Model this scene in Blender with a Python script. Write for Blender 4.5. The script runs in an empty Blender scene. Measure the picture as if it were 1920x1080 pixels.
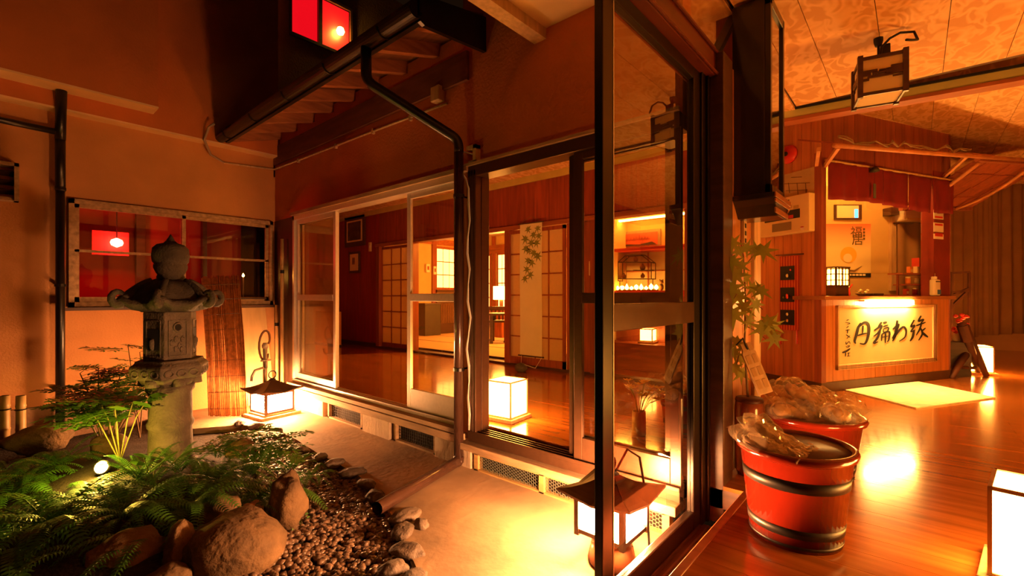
import bpy, math, random
from mathutils import Vector, Matrix, noise
random.seed(7)
SC = bpy.context.scene
COL = SC.collection
# ------------------------------------------------------------------ camera, world, exposure
FPX, HOR, YAW, CAMH = 868.0, 555.0, math.radians(41.1), 1.0
FW = Vector((math.cos(YAW), math.sin(YAW), 0)); RT = Vector((math.sin(YAW), -math.cos(YAW), 0))
cd = bpy.data.cameras.new('camera'); cam = bpy.data.objects.new('camera', cd); COL.objects.link(cam)
cd.sensor_width = 36; cd.lens = 36 * FPX / 1920; cd.shift_y = (HOR - 540) / 1920; cd.clip_start = 0.05
cam.location = (0, 0, CAMH); cam.rotation_euler = (math.pi / 2, 0, YAW - math.pi / 2)
SC.camera = cam
W = bpy.data.worlds.new('night'); SC.world = W; W.use_nodes = True
W.node_tree.nodes['Background'].inputs[0].default_value = (1, 0.42, 0.16, 1)
W.node_tree.nodes['Background'].inputs[1].default_value = 0.004
VS = SC.view_settings; VS.view_transform = 'Standard'; VS.look = 'None'; VS.exposure = 1.0; VS.gamma = 1.0; VS.use_curve_mapping = False
try:
    SC.cycles.transparent_max_bounces = 20; SC.cycles.max_bounces = 8; SC.cycles.sample_clamp_indirect = 4.0
    SC.cycles.caustics_reflective = False; SC.cycles.caustics_refractive = False
except Exception: pass

# ------------------------------------------------------------------ points on known planes
def ray(x, y):
    a = (x - 960) / FPX
    v = FW + RT * a; v.z = (HOR - y) / FPX
    return v
def pX(x, y, X): v = ray(x, y); return v * (X / v.x) + Vector((0, 0, CAMH))
def pY(x, y, Y): v = ray(x, y); return v * (Y / v.y) + Vector((0, 0, CAMH))
def pZ(x, y, Z): v = ray(x, y); return v * ((Z - CAMH) / v.z) + Vector((0, 0, CAMH))
def pD(x, y, d): return ray(x, y) * d + Vector((0, 0, CAMH))

# ------------------------------------------------------------------ materials
MATS = {}
def mat(name, col, rough=0.6, metal=0.0, var=0.0, scale=6.0, bump=0.0, bscale=40.0, emit=None, es=0.0, coat=0.0, stretch=None, rnd=0.0, trans=0.0, col2=None):
    if name in MATS: return MATS[name]
    m = bpy.data.materials.new(name); m.use_nodes = True; nt = m.node_tree; b = nt.nodes['Principled BSDF']
    b.inputs['Base Color'].default_value = (*col, 1); b.inputs['Roughness'].default_value = rough; b.inputs['Metallic'].default_value = metal
    if coat: b.inputs['Coat Weight'].default_value = coat; b.inputs['Coat Roughness'].default_value = 0.08
    if emit: b.inputs['Emission Color'].default_value = (*emit, 1); b.inputs['Emission Strength'].default_value = es
    if var or bump or rnd:
        tc = nt.nodes.new('ShaderNodeTexCoord'); mp = nt.nodes.new('ShaderNodeMapping')
        nt.links.new(tc.outputs['Object'], mp.inputs[0])
        if stretch: mp.inputs['Scale'].default_value = stretch
        if rnd:
            oi = nt.nodes.new('ShaderNodeObjectInfo'); vm = nt.nodes.new('ShaderNodeVectorMath'); vm.operation = 'SCALE'
            vm.inputs[0].default_value = (17, 31, 13); nt.links.new(oi.outputs['Random'], vm.inputs['Scale'])
            nt.links.new(vm.outputs[0], mp.inputs['Location'])
        if var:
            n = nt.nodes.new('ShaderNodeTexNoise'); n.inputs['Scale'].default_value = scale; n.inputs['Detail'].default_value = 5
            nt.links.new(mp.outputs[0], n.inputs['Vector'])
            r = nt.nodes.new('ShaderNodeValToRGB'); e = r.color_ramp.elements
            c2 = col2 or tuple(min(1, c * (1 + var * 0.6)) for c in col); c1 = tuple(c * (1 - var) for c in col)
            e[0].position = 0.3; e[0].color = (*c1, 1); e[1].position = 0.7; e[1].color = (*c2, 1)
            nt.links.new(n.outputs[0], r.inputs[0]); out = r.outputs[0]
            if rnd:
                hs = nt.nodes.new('ShaderNodeHueSaturation'); mr = nt.nodes.new('ShaderNodeMapRange')
                mr.inputs[3].default_value = 1 - rnd; mr.inputs[4].default_value = 1 + rnd
                nt.links.new(oi.outputs['Random'], mr.inputs[0]); nt.links.new(mr.outputs[0], hs.inputs['Value'])
                nt.links.new(out, hs.inputs['Color']); out = hs.outputs[0]
            nt.links.new(out, b.inputs['Base Color'])
        if bump:
            n2 = nt.nodes.new('ShaderNodeTexNoise'); n2.inputs['Scale'].default_value = bscale; n2.inputs['Detail'].default_value = 6
            nt.links.new(mp.outputs[0], n2.inputs['Vector'])
            bp = nt.nodes.new('ShaderNodeBump'); bp.inputs['Strength'].default_value = bump; bp.inputs['Distance'].default_value = 0.02
            nt.links.new(n2.outputs[0], bp.inputs['Height']); nt.links.new(bp.outputs[0], b.inputs['Normal'])
    if trans:
        tr = nt.nodes.new('ShaderNodeBsdfTranslucent'); mx = nt.nodes.new('ShaderNodeMixShader'); mx.inputs[0].default_value = trans
        tr.inputs[0].default_value = (*col, 1)
        nt.links.new(b.outputs[0], mx.inputs[1]); nt.links.new(tr.outputs[0], mx.inputs[2])
        nt.links.new(mx.outputs[0], nt.nodes['Material Output'].inputs[0])
    MATS[name] = m; return m
def glassmat(name, tint=(0.97, 0.95, 0.9), rough=0.0, refl=1.9):
    m = bpy.data.materials.new(name); m.use_nodes = True; nt = m.node_tree; nt.nodes.remove(nt.nodes['Principled BSDF'])
    t = nt.nodes.new('ShaderNodeBsdfTransparent'); t.inputs[0].default_value = (*tint, 1)
    g = nt.nodes.new('ShaderNodeBsdfGlossy'); g.inputs['Roughness'].default_value = rough; g.inputs[0].default_value = (1, 1, 1, 1)
    f = nt.nodes.new('ShaderNodeFresnel'); f.inputs[0].default_value = 1.45
    mu = nt.nodes.new('ShaderNodeMath'); mu.operation = 'MULTIPLY'; mu.inputs[1].default_value = refl
    mx = nt.nodes.new('ShaderNodeMixShader'); ge = nt.nodes.new('ShaderNodeNewGeometry'); sb = nt.nodes.new('ShaderNodeMath'); sb.operation = 'SUBTRACT'; sb.inputs[0].default_value = 1.0
    m2 = nt.nodes.new('ShaderNodeMath'); m2.operation = 'MULTIPLY'; m2.use_clamp = True
    nt.links.new(ge.outputs['Backfacing'], sb.inputs[1]); nt.links.new(f.outputs[0], mu.inputs[0]); nt.links.new(mu.outputs[0], m2.inputs[0]); nt.links.new(sb.outputs[0], m2.inputs[1]); nt.links.new(m2.outputs[0], mx.inputs[0])
    nt.links.new(t.outputs[0], mx.inputs[1]); nt.links.new(g.outputs[0], mx.inputs[2])
    nt.links.new(mx.outputs[0], nt.nodes['Material Output'].inputs[0])
    MATS[name] = m; return m
def emat(name, col, s):
    m = bpy.data.materials.new(name); m.use_nodes = True; nt = m.node_tree; nt.nodes.remove(nt.nodes['Principled BSDF'])
    e = nt.nodes.new('ShaderNodeEmission'); e.inputs[0].default_value = (*col, 1); e.inputs[1].default_value = s
    nt.links.new(e.outputs[0], nt.nodes['Material Output'].inputs[0]); MATS[name] = m; return m

WARM = (1.0, 0.35, 0.04)
plaster = mat('plaster', (0.64, 0.29, 0.10), 0.9, var=0.12, scale=2.5, bump=0.25, bscale=60)
plaster_dimlit = mat('plaster_dim_tone', (0.60, 0.175, 0.045), 0.9, var=0.15, scale=2.0, bump=0.35, bscale=45)  # same plaster, reddened to imitate the weaker light on the upper walls
plaster_dark = mat('plaster_dark', (0.30, 0.17, 0.10), 0.9, var=0.2, scale=3, bump=0.3)
concrete = mat('concrete', (0.40, 0.265, 0.145), 0.8, var=0.5, scale=1.7, bump=0.22, bscale=22)
blockm = mat('foundation_block', (0.55, 0.43, 0.30), 0.9, var=0.15, scale=8, bump=0.3)
soil = mat('soil', (0.028, 0.018, 0.010), 0.95, var=0.4, scale=14, bump=0.9, bscale=50)
pebm = mat('pebble_grey', (0.19, 0.12, 0.075), 0.38, var=0.65, scale=38)
rockm = mat('boulder_rock', (0.19, 0.115, 0.05), 0.85, var=0.5, scale=7, bump=0.8, bscale=25, rnd=0.2)
rock2 = mat('flat_rock', (0.13, 0.095, 0.065), 0.75, var=0.4, scale=9, bump=0.7, bscale=30, rnd=0.25)
stone = mat('lantern_stone', (0.13, 0.105, 0.075), 0.85, var=0.45, scale=9, bump=0.5, bscale=70)
bronze = mat('dark_bronze', (0.013, 0.008, 0.006), 0.3, metal=0.2, var=0.1, scale=30)
bronze2 = mat('bronze_frame', (0.10, 0.048, 0.024), 0.33, metal=0.5, var=0.1, scale=30)
alu = mat('aluminium', (0.70, 0.64, 0.56), 0.34, metal=0.45, var=0.06, scale=40)
blackpipe = mat('black_pipe', (0.010, 0.007, 0.006), 0.35, var=0.2, scale=9)
brownpipe = mat('brown_pipe', (0.06, 0.028, 0.018), 0.25, var=0.2, scale=9, coat=0.4)
darkwood = mat('dark_wood', (0.07, 0.03, 0.018), 0.4, var=0.35, scale=5, stretch=(1, 1, 6))
redwood = mat('red_panel_wood', (0.30, 0.075, 0.030), 0.4, var=0.3, scale=4, stretch=(6, 6, 0.5), rnd=0.12)
redwood_y = mat('red_beam_wood', (0.34, 0.10, 0.035), 0.4, var=0.3, scale=4, stretch=(5, 0.6, 5))
panelwood = mat('booth_panel_wood', (0.58, 0.24, 0.075), 0.35, var=0.22, scale=3, stretch=(8, 8, 0.5), rnd=0.1)
rawwood = mat('weathered_timber', (0.46, 0.30, 0.16), 0.8, var=0.35, scale=5, stretch=(5, 0.7, 5), bump=0.3)
rafterwood = mat('rafter_wood', (0.42, 0.15, 0.06), 0.8, var=0.3, scale=5, stretch=(0.8, 6, 6), bump=0.2)
palewood = mat('pale_wood', (0.62, 0.42, 0.22), 0.5, var=0.25, scale=5, stretch=(6, 6, 0.8))
boardm = mat('floor_board', (0.42, 0.135, 0.026), 0.17, var=0.35, scale=2.2, stretch=(9, 0.7, 9), rnd=0.13, coat=0.5)
tatami = mat('tatami', (0.60, 0.40, 0.20), 0.75, var=0.15, scale=20, stretch=(1, 10, 1))
greenbronze = mat('beam_paint', (0.50, 0.48, 0.18), 0.5, var=0.1, scale=4)
glass = glassmat('window_glass')
frost = mat('frosted_paper', (0.62, 0.47, 0.27), 0.7, trans=0.4, var=0.06, scale=30)
paper = mat('cream_paper', (0.85, 0.72, 0.45), 0.8, var=0.06, scale=3)
linen = mat('linen', (0.36, 0.18, 0.075), 0.9, var=0.15, scale=5, bump=0.2, bscale=150, trans=0.25)
noren_m = mat('noren_red', (0.20, 0.008, 0.010), 0.85, var=0.2, scale=5, trans=0.1)
ink = mat('ink_black', (0.012, 0.010, 0.009), 0.7, var=0.1)
white = mat('white_plastic', (0.80, 0.76, 0.66), 0.4, var=0.03)
cream = mat('cream_enamel', (0.80, 0.66, 0.32), 0.45, var=0.04)
redpaint = mat('red_paint', (0.60, 0.03, 0.02), 0.35, var=0.1)
lacquer = mat('red_lacquer', (0.22, 0.017, 0.006), 0.16, var=0.2, scale=3, coat=0.6)
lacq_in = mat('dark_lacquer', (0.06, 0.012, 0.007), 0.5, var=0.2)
hoopm = mat('black_hoop', (0.012, 0.008, 0.006), 0.42, var=0.2)
green = mat('leaf_green', (0.11, 0.26, 0.025), 0.45, var=0.4, scale=10, trans=0.35, rnd=0.3)
fern_m = mat('fern_green', (0.07, 0.20, 0.02), 0.45, var=0.35, scale=14, trans=0.3, rnd=0.35)
maple_m = mat('maple_leaf', (0.30, 0.34, 0.05), 0.6, var=0.3, scale=20, trans=0.5, rnd=0.2)
stemm = mat('stem_brown', (0.20, 0.12, 0.05), 0.7, var=0.3)
hatstone = mat('dark_mossy_stone', (0.060, 0.048, 0.032), 0.85, var=0.5, scale=10, bump=0.5, bscale=70)
stemg = mat('stem_green', (0.34, 0.32, 0.08), 0.6, var=0.2)
bamboo = mat('bamboo', (0.55, 0.36, 0.14), 0.45, var=0.25, scale=6, stretch=(4, 4, 1))
reedm = mat('reed', (0.46, 0.15, 0.035), 0.6, var=0.35, scale=30)
lampwhite = emat('lamp_paper_glow', (1.0, 0.37, 0.05), 38)
lantglow = emat('garden_lantern_glow', (1.0, 0.41, 0.14), 230)
lantglow2 = emat('near_lantern_glow', (1.0, 0.41, 0.15), 380)
bulb_y = emat('bulb_glow', (1.0, 0.5, 0.06), 60)
bulb_r = emat('red_bulb_glow', (1.0, 0.10, 0.04), 30)
tube_e = emat('tube_glow', (1.0, 0.40, 0.05), 45)

# ------------------------------------------------------------------ mesh builder
class MB:
    def __init__(s): s.v = []; s.f = []
    def add(s, vs, fs):
        n = len(s.v); s.v += [Vector(v) for v in vs]; s.f += [tuple(i + n for i in f) for f in fs]; return s
    def box(s, x0, x1, y0, y1, z0, z1):
        x0, x1 = min(x0, x1), max(x0, x1); y0, y1 = min(y0, y1), max(y0, y1); z0, z1 = min(z0, z1), max(z0, z1)
        return s.add([(x0, y0, z0), (x1, y0, z0), (x1, y1, z0), (x0, y1, z0), (x0, y0, z1), (x1, y0, z1), (x1, y1, z1), (x0, y1, z1)],
                     [(3, 2, 1, 0), (4, 5, 6, 7), (0, 1, 5, 4), (1, 2, 6, 5), (2, 3, 7, 6), (3, 0, 4, 7)])
    def bar(s, p, q, w, h, up=(0, 0, 1)):
        p = Vector(p); q = Vector(q); d = (q - p).normalized(); up = Vector(up)
        a = d.cross(up)
        if a.length < 1e-4: a = d.cross(Vector((1, 0, 0)))
        a.normalize(); b = a.cross(d).normalized(); a *= w / 2; b *= h / 2
        return s.add([p - a - b, p + a - b, p + a + b, p - a + b, q - a - b, q + a - b, q + a + b, q - a + b],
                     [(0, 1, 2, 3), (7, 6, 5, 4), (4, 5, 1, 0), (5, 6, 2, 1), (6, 7, 3, 2), (7, 4, 0, 3)])
    def tube(s, pts, r, n=8, caps=True):
        pts = [Vector(p) for p in pts]; m = len(pts)
        rs = r if isinstance(r, (list, tuple)) else [r] * m
        t0 = (pts[1] - pts[0]).normalized(); a = t0.orthogonal().normalized(); vs = []; fs = []
        for i, p in enumerate(pts):
            t = (pts[min(i + 1, m - 1)] - pts[max(i - 1, 0)]).normalized()
            a = (a - t * a.dot(t)); a = a.normalized() if a.length > 1e-5 else t.orthogonal().normalized()
            b = t.cross(a)
            for k in range(n):
                an = 2 * math.pi * k / n; vs.append(p + (a * math.cos(an) + b * math.sin(an)) * rs[i])
        for i in range(m - 1):
            for k in range(n):
                k2 = (k + 1) % n; fs.append((i * n + k, i * n + k2, (i + 1) * n + k2, (i + 1) * n + k))
        if caps: fs.append(tuple(range(n - 1, -1, -1))); fs.append(tuple(range((m - 1) * n, m * n)))
        return s.add(vs, fs)
    def lathe(s, prof, n=24, c=(0, 0, 0), ph=0.0, sx=1, sy=1):
        vs = []; fs = []; c = Vector(c)
        for r, z in prof:
            for k in range(n):
                an = 2 * math.pi * k / n + ph; vs.append(c + Vector((r * math.cos(an) * sx, r * math.sin(an) * sy, z)))
        m = len(prof)
        for i in range(m - 1):
            for k in range(n):
                k2 = (k + 1) % n; fs.append((i * n + k, i * n + k2, (i + 1) * n + k2, (i + 1) * n + k))
        fs.append(tuple(range(n - 1, -1, -1))); fs.append(tuple(range((m - 1) * n, m * n)))
        return s.add(vs, fs)
    def prism(s, poly, o, a, b, t):
        o = Vector(o); a = Vector(a); b = Vector(b); t = Vector(t); n = len(poly)
        vs = [o + a * p[0] + b * p[1] for p in poly] + [o + a * p[0] + b * p[1] + t for p in poly]
        fs = [tuple(range(n - 1, -1, -1)), tuple(range(n, 2 * n))] + [(k, (k + 1) % n, n + (k + 1) % n, n + k) for k in range(n)]
        return s.add(vs, fs)
    def grid(s, fn, nu, nv):
        vs = [fn(i / nu, j / nv) for j in range(nv + 1) for i in range(nu + 1)]
        fs = [(j * (nu + 1) + i, j * (nu + 1) + i + 1, (j + 1) * (nu + 1) + i + 1, (j + 1) * (nu + 1) + i) for j in range(nv) for i in range(nu)]
        return s.add(vs, fs)
    def xf(s, M):
        s.v = [M @ v for v in s.v]; return s
    def build(s, name, m, parent=None, loc=None, world=True, smooth=False, bevel=0.0, solid=0.0, rotz=0.0, label=None):
        me = bpy.data.meshes.new(name)
        vs = s.v
        if parent is not None and world:
            M = parent
            while M.parent: M = M.parent
            inv = M.matrix_basis.inverted(); vs = [inv @ v for v in vs]
        elif parent is None and loc is not None:
            L = Vector(loc); vs = [v - L for v in vs] if world else vs
        me.from_pydata([tuple(v) for v in vs], [], s.f); me.update()
        o = bpy.data.objects.new(name, me); COL.objects.link(o); me.materials.append(m)
        if parent is not None: o.parent = parent
        elif loc is not None: o.location = loc; o.rotation_euler.z = rotz
        if smooth:
            for p in me.polygons: p.use_smooth = True
        if bevel:
            b = o.modifiers.new('bevel', 'BEVEL'); b.width = bevel; b.segments = 2; b.limit_method = 'ANGLE'
        if solid:
            b = o.modifiers.new('thick', 'SOLIDIFY'); b.thickness = solid; b.offset = 0
        if label: o['label'] = label
        return o
def tag(o, label, cat, group=None, kind=None):
    o['label'] = label; o['category'] = cat
    if group: o['group'] = group
    if kind: o['kind'] = kind
    return o
def thing(name, label, cat, loc=(0, 0, 0), rotz=0, group=None):
    o = bpy.data.objects.new(name, None); COL.objects.link(o); o.location = loc; o.rotation_euler = (0, 0, rotz); o.empty_display_size = 0.1
    return tag(o, label, cat, group)
def struct(o, label=None):
    o['kind'] = 'structure'
    if label: o['label'] = label
    return o
def sroot(name, loc=(0, 0, 0)):
    o = bpy.data.objects.new(name, None); COL.objects.link(o); o.location = loc; o['kind'] = 'structure'; return o
def share(src, parent, loc=(0, 0, 0), rot=(0, 0, 0), scale=(1, 1, 1), name=None):
    c = bpy.data.objects.new(name or src.name.split('.')[0], src if isinstance(src, bpy.types.Mesh) else src.data); COL.objects.link(c)
    c.parent = parent; c.location = loc; c.rotation_euler = rot; c.scale = scale if hasattr(scale, '__len__') else (scale,) * 3
    return c
def meshof(mb, name, m, smooth=False):
    me = bpy.data.meshes.new(name); me.from_pydata([tuple(v) for v in mb.v], [], mb.f); me.update(); me.materials.append(m)
    if smooth:
        for p in me.polygons: p.use_smooth = True
    return me
def copy_tree(o, loc, rotz=None, label=None, parent=None):
    c = o.copy(); COL.objects.link(c)
    if parent is None:
        c.location = loc
        if rotz is not None: c.rotation_euler.z = rotz
        if label: c['label'] = label
    else: c.parent = parent
    for ch in [k for k in COL.objects if k.parent == o]: copy_tree(ch, None, parent=c)
    return c
def plight(name, loc, power, col=WARM, r=0.05, parent=None):
    l = bpy.data.lights.new(name, 'POINT'); l.energy = power; l.color = col; l.shadow_soft_size = r
    o = bpy.data.objects.new(name, l); COL.objects.link(o); o.location = loc
    return o
def text(body, size, m, name, parent, M, depth=0.001):
    c = bpy.data.curves.new(name, 'FONT'); c.body = body; c.size = size; c.extrude = depth; c.align_x = 'CENTER'; c.align_y = 'CENTER'; c.resolution_u = 2
    t = bpy.data.objects.new(name + '_tmp', c); COL.objects.link(t); bpy.context.view_layer.update()
    me = bpy.data.meshes.new_from_object(t.evaluated_get(bpy.context.evaluated_depsgraph_get()))
    bpy.data.objects.remove(t); bpy.data.curves.remove(c)
    R_ = parent
    while R_.parent: R_ = R_.parent
    me.transform(R_.matrix_basis.inverted() @ M); me.materials.clear(); me.materials.append(m)
    o = bpy.data.objects.new(name, me); COL.objects.link(o); o.parent = parent; return o
def frame(o, a, b):
    a = Vector(a).normalized(); b = Vector(b).normalized(); c = a.cross(b); o = Vector(o)
    return Matrix(((a.x, b.x, c.x, o.x), (a.y, b.y, c.y, o.y), (a.z, b.z, c.z, o.z), (0, 0, 0, 1)))
# ================================================================== THE SETTING
XW, YB, YL, GZ = 2.44, 6.1, 0.87, -0.29
def YX(x, X=XW): return pX(x, 500, X).y          # where a column of the view meets a plane X = const
# ---- garden ground, path
def gh(x, y):
    m = 0.27 * math.exp(-(((x - 0.62) / 0.62) ** 2 + ((y - 3.75) / 1.15) ** 2)) + 0.12 * math.exp(-(((x - 0.2) / 0.6) ** 2 + ((y - 2.9) / 0.7) ** 2))
    return GZ - 0.05 + m + 0.02 * noise.noise(Vector((x * 3, y * 3, 0)))
g = MB().grid(lambda u, v: Vector((-1.6 + 3.6 * u, 0.9 + 5.2 * v, gh(-1.6 + 3.6 * u, 0.9 + 5.2 * v))), 60, 80)
struct(g.build('floor_garden', soil, loc=(0, 3, GZ), smooth=True), 'dark soil of the planted courtyard bed')
edge = [(1.06, 0.89), (1.20, 1.45), (1.36, 1.80), (1.50, 2.12), (1.62, 2.42), (1.73, 2.75), (1.78, 3.1), (1.80, 3.65), (1.85, 4.2), (1.86, 4.7), (1.70, 5.05), (1.35, 5.25), (1.2, 5.55), (1.2, 6.1)]
poly = edge + [(2.44, 6.1), (2.44, 0.89)]
p = MB().prism(poly[::-1], (0, 0, GZ - 0.12), (1, 0, 0), (0, 1, 0), (0, 0, 0.13))
struct(p.build('floor_path', concrete, loc=(1.9, 3, GZ - 0.12)), 'worn concrete path along the glass doors')
# ---- back wall with its window opening and the stepped upper storey
wx0, wx1, wz0, wz1 = 0.545, 2.40, 0.89, 1.93
b = MB()
b.box(-1.6, wx0, YB, YB + .12, GZ - .2, 2.74); b.box(wx0, XW + .1, YB, YB + .12, GZ - .2, wz0); b.box(wx0, XW + .1, YB, YB + .12, wz1, 2.74); b.box(wx1, XW + .1, YB, YB + .12, wz0, wz1)
wb = struct(b.build('wall_back', plaster, loc=(0, YB, GZ)), 'plastered courtyard end wall')
b = MB().box(-1.6, XW - .02, YB - .14, YB + .12, 2.74, 5.6); b.build('upper_storey', plaster_dimlit, wb)
b = MB().box(-1.6, 1.17, YB - .36, YB - .12, 2.90, 5.6); b.build('overhanging_bay', plaster_dimlit, wb)
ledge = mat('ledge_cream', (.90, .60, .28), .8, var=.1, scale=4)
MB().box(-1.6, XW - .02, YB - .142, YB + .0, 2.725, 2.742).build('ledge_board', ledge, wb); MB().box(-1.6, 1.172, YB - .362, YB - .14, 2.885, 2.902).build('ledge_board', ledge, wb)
b = MB().box(-1.6, 1.20, YB - .03, YB + .0, GZ - .1, -0.02); b.build('plinth', plaster_dark, wb)
rx0, rx1, rz0, rz1 = 2.64, 3.46, 4.42, 5.06
b = MB(); b.box(XW - .02, rx0, YB, YB + .1, 2.5, 5.6); b.box(rx1, 6, YB, YB + .1, 3.0, 5.6); b.box(rx0, rx1, YB, YB + .1, 2.5, rz0); b.box(rx0, rx1, YB, YB + .1, rz1, 5.6)
b.build('upper_wall', plaster_dark, wb)
# upper window: two red lit panes, bulb behind
w = sroot('window_1', (3.05, YB, rz0)); w['label'] = 'small red glowing upstairs window of two panes'
mid = 3.02
fr = MB(); fr.box(rx0 - .03, rx1 + .03, YB - .03, YB + .06, rz0 - .04, rz0); fr.box(rx0 - .03, rx1 + .03, YB - .03, YB + .06, rz1, rz1 + .04)
fr.box(rx0 - .03, rx0, YB - .03, YB + .06, rz0, rz1); fr.box(rx1, rx1 + .03, YB - .03, YB + .06, rz0, rz1); fr.box(mid - .025, mid + .025, YB - .03, YB + .06, rz0, rz1)
fr.build('window_frame', darkwood, w)
redglow = mat('red_frosted_pane', (0.5, 0.02, 0.03), 0.5, emit=(1.0, 0.004, 0.012), es=0.42, var=0.3, scale=4)
for a, c in ((rx0, mid - .025), (mid + .025, rx1)): MB().box(a, c, YB + .02, YB + .03, rz0, rz1).build('pane', redglow, w)
bp = pY(636, 60, YB - .01)
ub = MB().lathe([(0.001, -.055), (.04, -.04), (.055, 0), (.04, .04), (.001, .055)], 14, (0, 0, 0))
tag(ub.build('wall_bulb', bulb_y, loc=(bp.x, YB - .045, bp.z), world=False, smooth=True), 'glowing yellow bulb against the red upstairs window', 'bulb')
# ---- back window: aluminium sashes onto a red lit room
w = sroot('window_2', (1.47, YB, wz0)); w['label'] = 'wide two-sash window onto the red lit room'
fr = MB(); y0, y1 = YB - .05, YB + .05
fr.box(wx0, wx1, y0, y1, wz0, wz0 + .05); fr.box(wx0, wx1, y0, y1, wz1 - .045, wz1); fr.box(wx0, wx0 + .04, y0, y1, wz0, wz1); fr.box(wx1 - .04, wx1, y0, y1, wz0, wz1)
fr.build('window_frame', rawwood, w)
MB().box(wx0 - .03, wx1 + .03, YB - .10, YB - .05, wz0 - .03, wz0 + .0).build('window_sill', darkwood, w)
xm = pY(343, 450, YB).x
for a, c, yy in ((wx0 + .04, xm + .02, YB - .03), (xm - .02, wx1 - .04, YB + .0)):
    f2 = MB(); s_ = .035
    f2.box(a, a + s_, yy, yy + .025, wz0 + .05, wz1 - .045); f2.box(c - s_, c, yy, yy + .025, wz0 + .05, wz1 - .045)
    f2.box(a, c, yy, yy + .025, wz0 + .05, wz0 + .10); f2.box(a, c, yy, yy + .025, wz1 - .08, wz1 - .045); f2.box(a, c, yy, yy + .02, 1.425, 1.45)
    sa = f2.build('sash', rawwood, w)
    MB().box(a + s_, c - s_, yy + .008, yy + .012, wz0 + .10, 1.425).build('pane', glass, sa); MB().box(a + s_, c - s_, yy + .008, yy + .012, 1.45, wz1 - .08).build('pane', glass, sa)
# the red room behind it
rr = MB(); rr.box(.3, 2.6, 7.3, 7.4, .3, 2.5); rr.box(.2, .3, YB + .12, 7.4, .3, 2.5); rr.box(2.45, 2.55, YB + .12, 7.4, .3, 2.5); rr.box(.2, 2.6, YB + .12, 7.4, 2.4, 2.5); rr.box(.2, 2.6, YB + .12, 7.4, .6, .7)
struct(rr.build('wall_red_room', mat('red_room_plaster', (0.30, 0.035, 0.022), 0.8, var=0.2, scale=3), loc=(1.4, 7.3, .3)), 'walls of the small red lit room')
for xx, ww in ((1.25, .09), (1.95, .05)):
    struct(MB().box(xx, xx + ww, 7.2, 7.29, .7, 2.4).build('trim_1' if xx < 1.5 else 'trim_2', darkwood, loc=(xx, 7.25, .7)))
rp = pY(219, 455, 6.85)
rl = thing('red_lamp', 'round red lamp glowing behind the two-sash window', 'lamp', (rp.x, 6.85, rp.z))
MB().lathe([(.001, -.055), (.05, -.03), (.06, 0), (.05, .03), (.001, .055)], 14, (rp.x, 6.85, rp.z)).build('bulb', emat('red_room_bulb', (1, .22, .14), 8), rl, smooth=True)
MB().box(rp.x - .20, rp.x + .12, 6.93, 6.96, rp.z - .14, rp.z + .13).build('lamp_plate', mat('red_plate', (.7, .08, .06), .6), rl)
MB().tube([(rp.x, 6.85, rp.z + .05), (rp.x, 6.85, 2.4)], .006, 6).build('cord', ink, rl)
plight('red_lamp_light', (rp.x, 6.72, rp.z - .02), 9, (1, .004, .012), .05)
sp = pY(456, 517, 6.3)
sl = thing('candle_bulb_lamp', 'tiny sparkling orange bulb lamp inside the wide window', 'lamp', (sp.x, 6.3, .9))
MB().lathe([(.001, -.02), (.016, 0), (.001, .03)], 10, (sp.x, 6.3, sp.z)).build('bulb', bulb_y, sl, smooth=True)
MB().tube([(sp.x, 6.3, .92), (sp.x, 6.3, sp.z - .015)], .008, 6).lathe([(.05, 0), (.05, .02), (.01, .03)], 12, (sp.x, 6.3, .9)).build('stand', darkwood, sl)
plight('candle_bulb_light', (sp.x, 6.24, sp.z + .02), .5, WARM, .02)
struct(MB().box(wx0, wx1, YB + .1, 6.42, .80, .90).build('trim_3', redwood_y, loc=(1.4, 6.3, .8)), 'inner ledge of the wide window')
def blob(rx, ry, rz, seed, n=2, rough=.25):
    mb = MB(); ico = bpy.data.meshes.new('t'); import bmesh
    bm = bmesh.new(); bmesh.ops.create_icosphere(bm, subdivisions=n, radius=1)
    for v in bm.verts:
        k = 1 + rough * noise.noise(v.co * 1.3 + Vector((seed * 7.3, seed, -seed))) + rough * .5 * noise.noise(v.co * 3.1 + Vector((seed, seed * 3.1, 2)))
        v.co = Vector((v.co.x * rx * k, v.co.y * ry * k, v.co.z * rz * k))
    bm.verts.ensure_lookup_table()
    mb.add([v.co.copy() for v in bm.verts], [tuple(x.index for x in f.verts) for f in bm.faces]); bm.free(); bpy.data.meshes.remove(ico)
    return mb
for (px_, label, nm, sx) in ((170, 'dark flat dish on the left of the window ledge', 'dish', .10), (242, 'small rounded figurine on the window ledge beside the lantern hat', 'figurine', .06)):
    q = pY(px_, 545, 6.26)
    o = thing(nm, label, nm, (q.x, 6.26, .90))
    if nm == 'dish':
        MB().lathe([(.05, 0), (.10, .03), (.11, .035), (.10, .04), (.04, .015)], 18, (q.x, 6.26, .90)).build('bowl', darkwood, o, smooth=True)
        MB().lathe([(.05, 0), (.03, .02), (.001, .03)], 10, (q.x, 6.26, .915)).build('content', redpaint, o, smooth=True)
    else:
        blob(.08, .06, .06, 3).xf(Matrix.Translation((q.x, 6.26, .955))).build('body', rock2, o, smooth=True)
        blob(.035, .035, .035, 5).xf(Matrix.Translation((q.x - .07, 6.26, .98))).build('head', rock2, o, smooth=True)
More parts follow.
